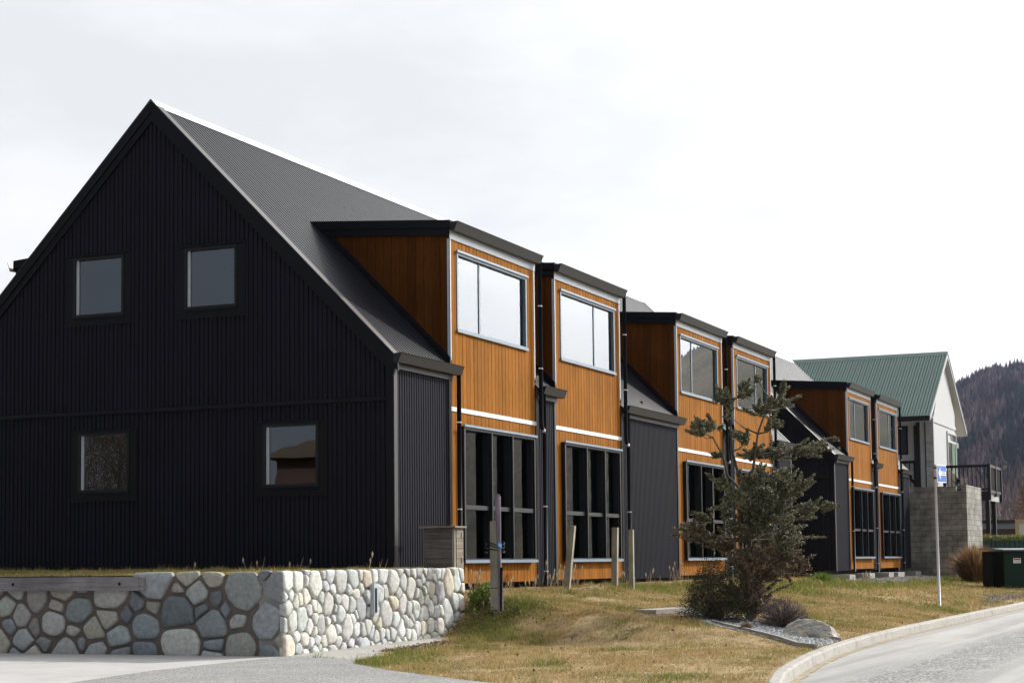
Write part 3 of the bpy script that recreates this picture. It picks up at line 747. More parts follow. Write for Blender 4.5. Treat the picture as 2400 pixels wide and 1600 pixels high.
m = MB(); m.box(WX+.014, WE-.02, WY+.014, WY+.395, -1.5, -.03); m.prism([(WX+.012,WY+.35),(WX+.012,WY+.012),(WE-.01,WY+.012),(WE-.01,WY+.35)], 'z', -.03, -.012); par(m.build('mortar_cap', M['mortarlit'], wall))
m = MB(); m.box(WE-.018, WE+.02, WY+.0, WY+.40, -1.4, -.01); par(m.build('end_board', M['cornergrey'], wall))
bm = thing('timber_beam', 'weathered grey timber beam bolted along the top of the shaded stone wall', 'beam', (WX, 4., -.16))
m = MB(); m.box(-.10, .16, -2.58, 4.3, -.10, .095); m.box(-.095, .15, -2.66, -2.585, -.092, .088); b_ = m.build('beam_timber', M['greytimber'], bm)
for yy in (-2.25, -.35, 1.6):
    m = MB(); m.tube([(-.099, yy, -.002), (-.1035, yy, -.002)], .024, 14); m.build('bolt_hole', M['binblack'], bm)
wl = thing('wall_light', 'narrow pale metal strip set upright in the sunlit face of the stone wall', 'fixture', (-2.62, WY-.03, -.45))
m = MB(); m.box(.0, .13, -.06, .02, -.24, .24); m.build('housing', M['greyflash'], wl)
m = MB(); m.box(.03, .075, -.072, -.0605, -.2, .17); m.build('lens', M['darkframe'], wl)

# letterbox cabinet
cb = thing('letterbox_cabinet', 'grey timber letterbox cabinet standing on the right end of the stone wall', 'letterbox', (.46, -.90, -.012))
m = MB()
for k in range(4): m.box(0, .02, .03, .56, .004+k*.17, .168+k*.17)
m.build('side_boards', M['cabtimber'], cb)
m = MB(); m.box(.022, .34, .05, .55, 0, .68); m.build('body', M['binblack'], cb)
m = MB(); m.box(-.002, .045, -.012, .028, 0, .685); m.build('corner_post', M['posttimber'], cb)
m = MB()
for k in range(4): m.box(.085, .36, -.012, .03, .004+k*.17, .168+k*.17)
m.build('front_boards', M['cabtimberx'], cb)
for zz in (.56, .13):
    m = MB(); m.box(.255, .285, -.0165, -.0125, zz-.04, zz+.05); m.build('letter_slot', M['binblack'], cb)
m = MB(); m.box(-.05, .42, -.05, .62, .69, .722); m.build('lid', M['cabtimberx'], cb)

# ------------------------------------------------------------------ posts and stake
def post(label, loc, h, tilt, rz, w=.105):
    t = thing('timber_post', label, 'post', loc, rz, 'weathered timber posts on the lawn'); t.rotation_euler = (tilt[0], tilt[1], rz)
    m = MB(); m.box(-w/2, w/2, -w/2, w/2, -.3, h-.01)
    m.prism([(-w/2+.004,-w/2+.004),(w/2-.004,-w/2+.004),(w/2-.004,w/2-.004),(-w/2+.004,w/2-.004)], 'z', h-.01, h)
    m.build('shaft', M['posttimber'], t); return t
P1 = (.71, -1.54, float(hgt(.71, -1.54)))
post('grey timber post with a purple-grey stake lashed to it, beside the stone wall', (.75,-1.54,-.60), 1.38, (0, .0), .12, .15)
post('leaning pale timber post in front of the second dormer', (6.26,-.66,-.47), 1.28, (R(6), 0), .1, .12)
post('upright timber post at the right edge of the second dormer window', (8.39,-.90,-.50), 1.29, (R(1.5), 0), .1, .12)
post('timber post in front of the wide black panel, rightmost of the four posts', (9.02,-1.06,-.53), 1.28, (0, R(.5)), .1, .10)
sk = thing('tree_stake', 'thin purple-grey stake tied with black cord and blue ribbon to the nearest timber post', 'stake', (.62,-1.66,-.62))
m = MB(); m.tube([(0,0,-.1),(.0,.0,.65),(-.01,.0,1.25),(-.03,0,1.80),(-.03,0,1.85)], [.026,.03,.045,.052,.03], 8); m.build('stake_timber', M['staketimber'], sk, True)
m = MB(); m.tube([(.0,-.035,-.1),(.0,-.035,.55),(.012,-.035,.62)], .03, 10); m.build('pipe', M['binblack'], sk, True)
for zz in (1.02, .97, .9):
    m = MB(); pth = [(.1+.135*math.cos(t), .12+.17*math.sin(t), zz+.03*math.sin(2*t+zz*9)) for t in np.linspace(0, 2*math.pi, 18)]; m.tube(pth, .009, 6, False); m.build('cord', M['binblack'], sk, True)
m = MB(); m.tube([(.1+.135*math.cos(t), .12+.17*math.sin(t), .28) for t in np.linspace(0, 2*math.pi, 18)], .006, 6, False); m.build('cord', M['binblack'], sk, True)
m = MB(); m.prism([(-.16,.98),(-.03,.94),(-.02,1.0),(-.07,1.04),(-.10,1.0),(-.15,1.06)], 'y', -.06, -.04); m.build('ribbon', M['bluerag'], sk)

# ------------------------------------------------------------------ plants
FW = np.array(RM[2]); RT = np.array(RM[0])
def leaf_quads(centres, size, asp, rs, up=.0):
    n = len(centres); a = rs.normal(size=(n,3)); a[:,2] += up; a /= np.linalg.norm(a, axis=1, keepdims=True)
    b = rs.normal(size=(n,3)); b -= (b*a).sum(1, keepdims=True)*a; b /= np.linalg.norm(b, axis=1, keepdims=True)
    s_ = (size*rs.uniform(.6, 1.35, n))[:,None]
    p = np.stack([centres-a*s_, centres+b*s_*asp, centres+a*s_, centres-b*s_*asp], 1)
    return p.reshape(-1, 3)
def ray(px, py):
    d = np.array([(px-1200)/4132.2, (py-1014.3)/4132.2, 1.]); return RM.T @ d
T0 = np.array([3.6, -5., float(hgt(3.6, -5))])
ZT = float(RM[2] @ (T0-np.array(CAM)))
def zpt(zx, zy, dz=0.):
    d = ray(1550+zx*.4146, 850+zy*.4146); return np.array(CAM)+d*(ZT+dz)
PXM = ZT/4132.2*.4146
pads = [(360,215,55,45),(470,170,48,60),(640,235,80,40),(560,272,90,36),(540,92,22,30),(690,140,32,32),(262,355,72,36),(215,400,50,20),(385,300,30,40),(650,350,75,32),(480,440,62,36),(540,500,95,38),(620,512,85,42),(800,490,112,36),(885,465,42,20),(985,432,20,10),(320,515,52,20),(570,640,120,50),(680,650,62,40),(340,690,58,46),(400,770,82,52),(560,760,112,62),(790,720,60,50),(700,740,82,52),(250,872,52,32),(360,860,26,36),(640,860,132,72),(830,850,74,42),(925,815,55,30),(180,942,72,36),(262,990,82,42),(380,1030,72,46),(540,980,112,72),(720,960,82,62),(620,1060,122,62),(480,1130,92,62),(742,1160,76,52),(600,1190,102,56),(660,1110,90,50),(560,1290,112,60),(480,1230,80,60),(430,1330,110,70),(490,690,55,55),(480,890,75,60),(500,800,60,60),(450,960,60,50),(560,900,70,50),(520,1080,80,50),(690,1040,70,45),(560,1385,80,50),(520,1330,70,60),(110,935,25,12),(720,230,25,20),(330,170,22,25)]
tree = thing('young_beech_tree', 'young loose-crowned tree with small olive leaves, growing on the lawn before the dormers', 'tree', tuple(T0))
rs = np.random.default_rng(5)
V = []; Cc = []; br = MB()
nodes = [zpt(500,1465), zpt(505,1250), zpt(495,1000), zpt(490,850), zpt(455,700), zpt(400,500,.1), zpt(390,300,.1), zpt(380,200,.1)]
br.tube([p-T0 for p in nodes], [.075,.062,.05,.042,.032,.022,.014,.007], 9)
stem2 = [zpt(490,850), zpt(505,700,-.1), zpt(530,520,-.15), zpt(545,400,-.15), zpt(590,270,-.15), zpt(640,220,-.1)]
br.tube([p-T0 for p in stem2], [.036,.03,.022,.017,.012,.006], 8)
stem3 = [zpt(455,720), zpt(375,640,.15), zpt(345,520,.2), zpt(290,420,.2), zpt(225,395,.2)]
br.tube([p-T0 for p in stem3], [.028,.022,.017,.012,.006], 8)
allst = np.array(nodes+stem2+stem3)
for k, (zx, zy, rx, ry) in enumerate(pads):
    dz = rs.uniform(-.75, .75) if zy > 550 else rs.uniform(-.4, .4)
    c = zpt(zx, zy, dz)
    # branch from the nearest lower stem node, slightly rising
    low = allst[allst[:,2] < c[2]-.02]; low = low if len(low) else allst
    s_ = low[np.argmin(np.linalg.norm(low-c, axis=1)+.25*np.abs(low[:,2]-c[2]+.25))]
    mid = (s_*.5+c*.5)+np.array([0,0,-.05])
    br.tube([s_-T0, mid-T0, c-T0], [.016,.011,.004], 6)
    area = rx*ry; n = int(area*.66)+150
    if rx < 35: n = int(n*.55)
    # sub-sprays so the pad is ragged
    ns = max(7, int(area/170)); sc = rs.normal(size=(ns,3))*np.array([rx, ry, rx*.8])*.62
    out_ = np.sign(zx-490)*min(1., abs(zx-490)/200)
    W3 = lambda o: RT*(o[...,:1]*PXM)+FW*(o[...,2:]*PXM)+np.array([0,0,-PXM])*o[...,1:2]
    tips = sc+np.stack([out_*rx*rs.uniform(.1, .55, ns), -ry*rs.uniform(.1, .75, ns), np.zeros(ns)], 1)
    roots = sc*.35+np.array([-out_*rx*.35, ry*.25, 0])
    for q in range(ns):
        br.tube([c+W3(roots[q])-T0, c+W3((roots[q]+tips[q])*.5)-T0, c+W3(tips[q])-T0], [.006,.004,.0015], 4)
    pick = rs.integers(0, ns, n); tt = rs.random(n)[:,None]**.8*1.08
    off = roots[pick]*(1-tt)+tips[pick]*tt+rs.normal(size=(n,3))*np.array([1,1,1])*(7.5-3.5*tt)
    P = c+W3(off)
    V.append(leaf_quads(P-T0, .0235, .5, rs))
    brown = np.clip((zy-780)/500, 0, .75) if zx < 480 or zy > 1050 else .12
    t = rs.random(n)[:,None]; isb = (rs.random(n) < brown)[:,None]
    g = np.array([.068,.074,.040])*(1-t)+np.array([.35,.35,.225])*t**1.5
    bn = np.array([.12,.07,.045])*(1-t)+np.array([.24,.17,.12])*t
    Cc.append(np.where(isb, bn, g))
br.build('trunk', M['bark'], tree, True)
tri_mesh('crown', np.concatenate(V), M['leaf'], np.concatenate(Cc), tree, 4)
def shrub(name, label, cat, c, rad, n, size, c1, c2, seed, twigs=60, asp=.5, fill=.55, mat='leaf', group=None, twcol='bark'):
    rs = np.random.default_rng(seed); base = np.array([c[0], c[1], float(hgt(c[0], c[1]))]); t = thing(name, label, cat, tuple(base), 0, group)
    u = rs.normal(size=(n,3)); u /= np.linalg.norm(u, axis=1, keepdims=True); u[:,2] = np.abs(u[:,2])*1.0-.15*(rs.random(n))
    lump = .72+.5*fbm(u[:,0]*2.2+u[:,2]*1.3+5, u[:,1]*2.2-u[:,2]*.8+5, seed, 3)
    r = rs.uniform(fill, 1.08, n)**.8*lump
    P = u*r[:,None]*np.array(rad); P[:,2] += .06
    q = rs.random(n)[:,None]
    tri_mesh('foliage', leaf_quads(P, size, asp, rs), M[mat], np.array(c1)*(1-q)+np.array(c2)*q, t, 4)
    m = MB()
    for k in range(twigs):
        d = u[k]*np.array(rad)*rs.uniform(.85, 1.2)*lump[k]; m.tube([(0,0,-.05), tuple(d*.5+np.array([0,0,.06])), tuple(d+np.array([0,0,.06]))], [.008,.005,.0015], 4)
    m.build('stem', M[twcol], t); return t
shrub('dark_shrub', 'dense dark green rounded shrub at the left foot of the tree', 'shrub', (2.75,-4.75), (.62,.62,1.08), 13000, .016, (.035,.036,.02), (.09,.088,.048), 21, 140, .45)
shrub('purple_shrub', 'low rounded purple-grey twiggy shrub between the tree and the boulder', 'shrub', (2.75,-5.95), (.50,.50,.52), 7000, .013, (.085,.065,.07), (.20,.155,.155), 22, 260, .3)
shrub('small_shrub', 'small sparse purple-brown shrub behind the right side of the tree', 'shrub', (5.9,-4.4), (.36,.36,.30), 1500, .014, (.09,.07,.07), (.22,.17,.16), 23, 120, .3)
shrub('leafy_plant', 'small bright green leafy plant at the right end of the stone wall', 'plant', (1.12,-1.18), (.30,.30,.34), 1500, .026, (.06,.11,.015), (.19,.26,.05), 24, 30, .4)
def tuft(name, label, cat, c, rad, h, n, c1, c2, seed, group=None, wid=.006, parent_kind=None):
    rs = np.random.default_rng(seed); base = np.array([c[0], c[1], float(hgt(c[0], c[1]))])
    ang = rs.uniform(0, 2*math.pi, n); r0 = rad*.35*np.sqrt(rs.random(n)); lean = rs.uniform(.1, 1., n)**1.3; hh = h*rs.uniform(.45, 1.1, n)
    b = np.stack([np.cos(ang)*r0, np.sin(ang)*r0, np.zeros(n)], 1)
    d = np.stack([np.cos(ang)*rad*lean, np.sin(ang)*rad*lean, hh*(1-.35*lean)], 1)
    side = np.stack([-np.sin(ang+rs.normal(0,1,n)), np.cos(ang), np.zeros(n)], 1)*wid
    mid = b+d*np.array([.45,.45,.72]); tip = b+d
    quad = np.stack([b-side, b+side, mid+side*.8, mid-side*.8], 1)
    t2 = np.stack([mid-side*.8, mid+side*.8, tip+side*.1, tip-side*.1], 1)
    q = rs.random(n)[:,None]; col = np.array(c1)*(1-q)+np.array(c2)*q
    t = tri_mesh(name, np.concatenate([quad.reshape(-1,3), t2.reshape(-1,3)])+base, M['grass'], np.concatenate([col, col]), None, 4)
    t.data.transform(Matrix.Translation(-Vector(base))); t.location = base
    return tag(t, label, cat, group)
tuft('dead_grass_tuft', 'small dark dead grass tuft alone on the dry lawn in front of the tree', 'grass tuft', (.95,-5.8), .16, .16, 260, (.10,.065,.04), (.22,.15,.09), 31)
tuft('ornamental_grass', 'big rounded clump of brown and orange ornamental grass below the block wall', 'ornamental grass', (43.3,-3.1), 1.15, 1.45, 2600, (.10,.06,.045), (.42,.26,.11), 32, None, .016)
tuft('green_grass_clump', 'bright green grass clump in front of the second black gable', 'grass tuft', (24.6,-1.5), .5, .35, 420, (.09,.15,.025), (.16,.24,.05), 33)

# boulder and gravel bed
def boulder():
    rs = random.Random(4); import bmesh
    bm_ = bmesh.new(); bmesh.ops.create_icosphere(bm_, subdivisions=5, radius=1)
    for v in bm_.verts:
        p = v.co.copy()
        for nx, ny, nz, d in ((.3,.1,.95,.62),(-.75,-.2,.55,.68),(.8,-.45,.35,.80),(-.1,-.9,.35,.74),(.55,.3,.75,.72)):
            n_ = Vector((nx,ny,nz)).normalized(); e = p.dot(n_)-d
            if e > 0: p -= n_*e*.85
        k = float(fbm(p.x*2.4+9, p.y*2.4+p.z*3+9, 4, 4))-.5; k2 = float(fbm(p.x*7+3, p.z*11+p.y*5, 6, 3))-.5
        v.co = p*(1+.22*k+.10*k2)
    me = bpy.data.meshes.new('boulder'); bm_.to_mesh(me); bm_.free(); me.materials.append(M['rock'])
    o = bpy.data.objects.new('boulder', me); COL.objects.link(o); o.scale = (.50,.44,.38); o.location = (1.6,-6.72,-1.18); o.rotation_euler = (0,R(9),R(-62))
    return tag(o, 'pale grey angular boulder lying on the gravel bed beside the kerb', 'boulder')
boulder()
def in_poly(x, y, poly):
    c = np.zeros(len(x), bool)
    for (x1,y1),(x2,y2) in zip(poly, poly[1:]+poly[:1]):
        k = ((y1 > y) != (y2 > y)) & (x < (x2-x1)*(y-y1)/(y2-y1+1e-12)+x1); c ^= k
    return c
BED = [(4.6,-4.2),(3.9,-3.6),(1.7,-4.9),(-1.25,-7.45),(.9,-7.3),(2.2,-7.05),(3.9,-5.7)]
def pebbles(name, poly, n, r, z0, cols, seed, bbox):
    rs = np.random.default_rng(seed); x = rs.uniform(bbox[0], bbox[1], n); y = rs.uniform(bbox[2], bbox[3], n); k = in_poly(x, y, poly); x, y = x[k], y[k]; n = len(x)
    z = hgt(x, y)+z0; c = np.stack([x,y,z], 1); s_ = r*rs.uniform(.5, 1.4, n)
    oc = np.array([[1,0,0],[-1,0,0],[0,1,0],[0,-1,0],[0,0,.8],[0,0,-.5]]); F = [(0,2,4),(2,1,4),(1,3,4),(3,0,4)]
    ang = rs.uniform(0, 6.28, n); jit = rs.uniform(.7, 1.3, (n,6,1)); P = oc[None]*jit
    X = P[:,:,0]*np.cos(ang)[:,None]-P[:,:,1]*np.sin(ang)[:,None]; Y = P[:,:,0]*np.sin(ang)[:,None]+P[:,:,1]*np.cos(ang)[:,None]
    P = np.stack([X,Y,P[:,:,2]], 2)*s_[:,None,None]+c[:,None,:]
    T_ = np.stack([P[:,list(f)] for f in F], 1).reshape(-1, 3)
    q = rs.random(n)[:,None]; cc = np.repeat(np.array(cols[0])*(1-q)+np.array(cols[1])*q, 4, axis=0)
    return tag(tri_mesh(name, T_, M['gravel'], cc), kind='stuff')
pebbles('bed_gravel', BED, 16000, .022, .012, ((.22,.23,.24),(.52,.53,.54)), 41, (-1.5,4.8,-7.6,-3.4))
pebbles('house_gravel', [(30.5,-.4),(47,-.3),(47,-1.9),(40,-2.1),(34,-1.5),(30.5,-1.1)], 9000, .04, .015, ((.13,.12,.12),(.38,.36,.34)), 42, (30,47.2,-2.3,-.2))
pebbles('verge_gravel', [(20,-6.8),(23,-6.2),(29,-5.6),(33,-5.7),(34,-6.95),(26,-6.6)], 4500, .035, .01, ((.04,.035,.03),(.26,.25,.24)), 43, (18,34.5,-7,-5))
def edging(label, pts, w, grp='timber edging boards of the gravel bed'):
    m = MB()
    P = [Vector((p[0], p[1], float(hgt(p[0], p[1]))+.02)) for p in resample([(a, b) for a, b in pts], .3)]
    for a, b in zip(P, P[1:]): m.bar(a, b+(b-a)*.03, w, .09)
    o = m.build('edging_board', M['kerb']); return tag(o, label, 'edging', grp)
edging('pale edging board along the front of the gravel bed, from shrub to kerb', [(1.9,-4.95),(-1.25,-7.45)], .045)
edging('short pale edging board behind the boulder, meeting the kerb', [(2.6,-6.55),(.95,-7.3)], .045)
sb = MB(); sb.bar((2.6,-3.55,float(hgt(2.6,-3.55))+.02),(4.1,-3.75,float(hgt(4.1,-3.75))+.03), .42, .08); tag(sb.build('concrete_slab', M['kerb']), 'flat pale concrete slab in the grass left of the dark shrub', 'slab')

# ------------------------------------------------------------------ grass
AGG = [(-5.2,-1.0),(-5.9,-2.42),(-6.62,-2.80),(-7.65,-3.76),(-8.5,-4.75),(-9.4,-5.85),(-10.4,-7.6),(-10.9,-9.7),(-13,-10.9),(-24,-19.4),(-24,14),(-5.2,14)]
STRIP = [(-5.2,-.9),(-5.2,-1.2)]+strip_edge+[(-.2,-.9)]
def green_mask(x, y):
    g = fbm(x*.55, y*.9, 21, 4); f = fbm(x*2.2, y*2.2, 25, 3)
    edge = np.exp(-((y+2.1+.35*np.sin(x*.9))/1.1)**2)*smooth(9, 15, x)*.42+np.exp(-((x-10)/2.5)**2-((y+.9)/.6)**2)*.25
    near = np.exp(-((x+5.5)/3.0)**2-((y+2.6)/1.1)**2)*.30
    bankg = np.exp(-((x-.5)/1.3)**2-((y+1.5)/.9)**2)*.25
    return smooth(.46, .74, g*.62+f*.38+edge+near+bankg-.06)
def blades(name, n, bbox, seed, h0, wid, zf, ok, green_bias=0.):
    rs = np.random.default_rng(seed); x = rs.uniform(bbox[0], bbox[1], n); y = rs.uniform(bbox[2], bbox[3], n)
    k = ok(x, y); x, y = x[k], y[k]; n = len(x)
    gm = np.clip(green_mask(x, y)+green_bias, 0, 1); bare = smooth(.56, .68, fbm(x*1.5, y*1.5, 33, 4))
    keep = rs.random(n) > bare*.75*(1-gm); x, y, gm, bare = x[keep], y[keep], gm[keep], bare[keep]; n = len(x)
    z = zf(x, y)-.004
    hh = h0*rs.uniform(.35, 1.25, n)*(.75+.7*gm)*(.55+.8*fbm(x*1.2, y*1.2, 44, 3))*(1+1.6*smooth(.60, .74, fbm(x*3.1, y*3.1, 46, 3)))
    a = rs.uniform(0, 6.283, n); lean = rs.uniform(.2, 1.15, n)*hh
    w = wid*rs.uniform(.6, 1.3, n)
    b = np.stack([x,y,z], 1); sd = np.stack([np.cos(a)*w, np.sin(a)*w, np.zeros(n)], 1)
    b2 = rs.uniform(0, 6.283, n); tip = b+np.stack([np.cos(b2)*lean, np.sin(b2)*lean, hh], 1)
    T_ = np.stack([b-sd, b+sd, tip], 1).reshape(-1, 3)
    q = rs.random(n)[:,None]; gsel = (rs.random(n) < gm*.8+.03)[:,None]; osel = (rs.random(n) < .12+.75*smooth(.42, .66, fbm(x*1.1+3, y*1.6+3, 57, 4)))[:,None]
    green = np.array([.095,.125,.022])*(1-q)+np.array([.23,.25,.06])*q
    straw = np.array([.25,.175,.08])*(1-q)+np.array([.62,.47,.235])*q
    warm = np.array([.36,.21,.08])
    straw = straw*(1-.35*fbm(x*.9, y*.9, 51, 3)[:,None])+warm*.35*fbm(x*.9, y*.9, 51, 3)[:,None]
    olive = np.array([.19,.155,.05])*(1-q)+np.array([.40,.335,.135])*q
    return tag(tri_mesh(name, T_, M['grass'], np.where(gsel, green, np.where(osel, olive, straw))), kind='stuff')
def lawn_ok(x, y):
    return (y > kerb_y(x)+.03) & ~in_poly(x, y, AGG) & ~in_poly(x, y, STRIP) & ~in_poly(x, y, BED) & ~((x > 30.4) & (y > -1.75+.25*np.sin(x*1.7))) & ~((x > WX-.1) & (x < WE) & (y > WY-.1))
blades('grass', 210000, (-10.5, 4, -10, -.3), 61, .045, .0045, hgt, lawn_ok)
blades('grass', 130000, (4, 16, -7.3, -.15), 62, .05, .006, hgt, lawn_ok)
blades('grass', 90000, (16, 50, -7.3, -.15), 63, .065, .012, hgt, lawn_ok, .04)
blades('terrace_grass', 60000, (-5.0, -.05, -.7, 8.), 64, .04, .005, lambda x, y: -.045+.045*smooth(-4.8, -.3, x)+.02*(fbm(x*2, y*2, 5)-.5), lambda x, y: x < 10, .22)
blades('bank_grass', 26000, (-1.2, 3.2, -3.2, -.95), 65, .075, .005, hgt, lawn_ok, -.12)
# dry weeds against the houses and on the bank
def weeds():
    rs = np.random.default_rng(71); V = []; C_ = []
    spots = [(1.6,-.5,26,.34),(2.6,-.4,34,.36),(3.6,-.5,20,.25),(6.4,-.35,22,.45),(7.2,-.4,18,.40),(5.2,-.4,14,.22),(12.6,-.3,8,.3),(14.3,-.35,14,.5),(15.3,-.3,8,.4),(10.2,-.5,10,.35),(-.9,3.2,2,.14),(-.5,2.4,5,.24),(-.5,1.6,4,.2),(-.8,-.1,7,.24),(-.4,6.0,2,.1),(1.2,-1.2,30,.2),(33.5,-1.0,20,.3)]
    for x, y, n, h in spots:
        for k in range(n):
            bx, by = x+rs.normal(0,.22), y+rs.normal(0,.10); z = float(hgt(bx, by)) if not (bx < 0 and by > -.8) else -.02
            a = rs.uniform(0, 6.28); hh = h*rs.uniform(.5, 1.2); b = np.array([bx,by,z]); tip = b+np.array([math.cos(a)*hh*.35, math.sin(a)*hh*.35, hh])
            w = np.array([.004,-.004,0]); V += [b-w, b+w, tip+w*.3, tip-w*.3]; t = rs.random(); C_.append(np.array([.26,.18,.09])*(1-t)+np.array([.5,.4,.25])*t)
            if rs.random() < .4:
                w2 = np.array([.012,-.012,0]); up = np.array([0,0,.07]); V += [tip-up, tip-w2, tip+up*.6, tip+w2]; C_.append(np.array([.55,.47,.33]))
    return tag(tri_mesh('dry_weeds', np.array(V), M['grass'], np.array(C_), None, 4), kind='stuff')
weeds()
# green bank plants at the wall's end and the litter under them
def bank():
    rs = np.random.default_rng(72); n = 1900
    x = rs.normal(.75,.5,n); y = rs.normal(-1.55,.42,n); k = (y < -.95) | (x > WE+.1); x, y = x[k], y[k]; n = len(x)
    hgt_ = rs.uniform(.0, .15, n)*np.exp(-((x-.75)/.8)**2); P = np.stack([x, y, hgt(x, y)+hgt_], 1)
    q = rs.random(n)[:,None]; is_green = (rs.random(n) < .45)[:,None]  # random mix of green and brown leaves
    col = np.where(is_green, np.array([.08,.12,.02])*(1-q)+np.array([.20,.25,.05])*q, np.array([.05,.045,.025])*(1-q)+np.array([.15,.11,.06])*q)
    return tag(tri_mesh('ground_cover', leaf_quads(P, .03, .3, rs, .6), M['grass'], col, None, 4), kind='stuff')
bank()
def litter():
    rs = np.random.default_rng(73); n = 900
    x = rs.uniform(-4, .4, n); y = -1.15-.18*(.4-x)+rs.normal(0,.10,n)
    ok = y < WY-.08; x, y = x[ok], y[ok]; P = np.stack([x, y, np.maximum(hgt(x, y), -1.165)+.012], 1); q = rs.random(len(x))[:,None]
    return tag(tri_mesh('leaf_litter', leaf_quads(P, .02, .5, rs), M['twig'], np.array([.10,.06,.045])*(1-q)+np.array([.34,.24,.17])*q, None, 4), kind='stuff')
litter()
def lawn_bits():
    rs = np.random.default_rng(74); n = 420; x = rs.uniform(-9, 26, n); y = rs.uniform(-7, -.6, n); k = lawn_ok(x, y); x, y = x[k], y[k]; n = len(x)
    P = np.stack([x, y, hgt(x, y)+.022], 1); q = rs.random(n)[:,None]; pale = (rs.random(n) < .4)[:,None]
    col = np.where(pale, np.array([.5,.46,.38])*(.6+.5*q), np.array([.10,.055,.03])*(.6+.9*q))
    return tag(tri_mesh('fallen_leaves', leaf_quads(P, .03, .45, rs, .5), M['twig'], col, None, 4), kind='stuff')
lawn_bits()

# ------------------------------------------------------------------ street sign
sg = thing('street_sign', 'thin white pole with a small blue and white arrow sign near the kerb', 'sign', (17.35,-6.08,float(hgt(17.35,-6.08))))
sg.rotation_euler = (0, R(-1.0), R(-8))
m = MB(); m.tube([(0,0,-.2),(0,0,3.45)], .034, 14); m.build('pole', M['polewhite'], sg, True)
m = MB(); m.box(.0, .72, -.052, -.042, 3.01, 3.45); sp = m.build('sign_panel', M['signwhite'], sg)
m = MB(); m.box(.025, .695, -.0555, -.0525, 3.035, 3.425); m.build('blue_field', M['blue'], sp)
m = MB(); m.prism([(.08,3.245),(.25,3.40),(.25,3.29),(.695,3.29),(.695,3.19),(.25,3.19),(.25,3.075)], 'y', -.0595, -.0565); m.build('arrow', M['signwhite'], sp)
m = MB()
for r_ in range(2):
    xx = .36
    while xx < .62: w_ = random.uniform(.02,.045); m.box(xx, xx+w_, -.0615, -.060, 3.215+r_*.04, 3.235+r_*.04); xx += w_+.012
m.build('lettering', M['frame'], sp)
for zz in (3.12, 3.37):
    m = MB(); m.tube([(0,0,zz-.02),(0,0,zz+.02)], .041, 12); m.build('clamp', M['darkframe'], sg)

# ------------------------------------------------------------------ block wall, footings, utility box
bw = thing('block_wall', 'tall concrete block wall jutting out between the far black house and the white house', 'wall', (47.5,-2.0,-.8))
m = MB(); m.box(0, .2, .006, 2.6, -.2, 3.62); m.build('dark_wing', M['block'], bw)
m = MB(); m.box(.004, 4.1, -.2, .0, -.2, 3.86); m.build('front_wing', M['block'], bw)
m = MB()
for k, (a, b) in enumerate(((.22,.62),(.63,1.03),(1.05,1.5),(1.52,2.3))): m.box(-.012, .21, a, b, 3.628, 3.80+.01*(k % 2))
m.build('coping_block', M['block'], bw)
for i, (x, y, w) in enumerate(((33.25,-.32,.75),(36.6,-.30,.8),(40.1,-.3,.8),(42.0,-.28,1.2),(45.6,-.3,1.1))):
    lab = ['pale concrete footing block under the near corner of the far black house','concrete footing block below the first dormer of the far house','concrete footing block between the two far dormers','long concrete footing block under the last far dormer','concrete footing block at the far end, next to the block wall'][i]
    m = MB(); m.box(-.12, w, -.12, .8, -.06, .20); m.box(-.115, w-.005, -.115, .795, .2, .206); o = m.build('footing_block', M['kerb']); o.location = (x, y, float(hgt(x, y))); tag(o, lab, 'concrete block', 'concrete footing blocks')
m = MB(); m.box(-.2, .2, -.14, .14, 0, .52); m.prism([(-.22,-.16),(.22,-.16),(.22,.16),(-.22,.16)], 'z', .52, .56); m.box(-.17, .17, -.145, -.141, .04, .48)
o = m.build('utility_box', M['greyflash']); o.location = (46.9,-1.95,float(hgt(46.9,-1.95))); tag(o, 'small pale grey utility box at the foot of the block wall', 'utility box')

# ------------------------------------------------------------------ white house with green roof
wh = thing('white_house', 'white two-storey house with a green corrugated roof behind the block wall', 'house', (54,.19,-.6))
def Wp(m, name, mat, par_=wh): 
    o = m.build(name, mat, par_)
    if par_ is wh: o.matrix_parent_inverse = Matrix.Translation((-54,-.19,.6))
    return o
m = MB(); m.box(54, 54.12, .20, 9, -.6, 6.45)
m.prism([(54.12,-.6),(60.2,-.6),(60.2,7.0),(57.3,9.35),(54.12,6.3)], 'y', .2, .3); m.box(60.1, 60.2, .3, 9, -.6, 6.6); Wp(m, 'wall', M['white'])
m = MB(); sl_ = math.atan2(9.66-6.35, 57.3-52.15); cs, sn = math.cos(sl_), math.sin(sl_); ln = (57.3-52.15)/cs
corr(m, (52.15, 0., 6.35), (0,1,0), (cs,0,sn), (-sn,0,cs), 9.3, .13, .03, lambda u: [(-.05, ln)], 8)
sl2 = math.atan2(9.66-6.3, 62.5-57.3); corr(m, (62.5, 0., 6.3), (0,1,0), (-math.cos(sl2),0,math.sin(sl2)), (math.sin(sl2),0,math.cos(sl2)), 9.3, .21, .016, lambda u: [(-.05, (62.5-57.3)/math.cos(sl2))], 6)
Wp(m, 'roof', M['greenroof'])
m = MB(); m.prism([(57.05,9.54),(57.3,9.73),(57.55,9.54),(57.3,9.69)], 'y', -.03, 9.3); Wp(m, 'ridge_cap', M['greenroof'])
m = MB()
m.prism([(52.12,6.33),(57.3,9.65),(57.3,9.42),(52.12,6.1)], 'y', -.03, .01); m.prism([(57.3,9.65),(62.52,6.28),(62.52,6.06),(57.3,9.42)], 'y', -.028, .012); Wp(m, 'barge_board', M['white'])
m = MB(); m.prism([(57.3,9.68),(62.58,6.29),(62.58,6.21),(57.3,9.60)], 'y', -.045, -.03); Wp(m, 'barge_flashing', M['blackpaint'])
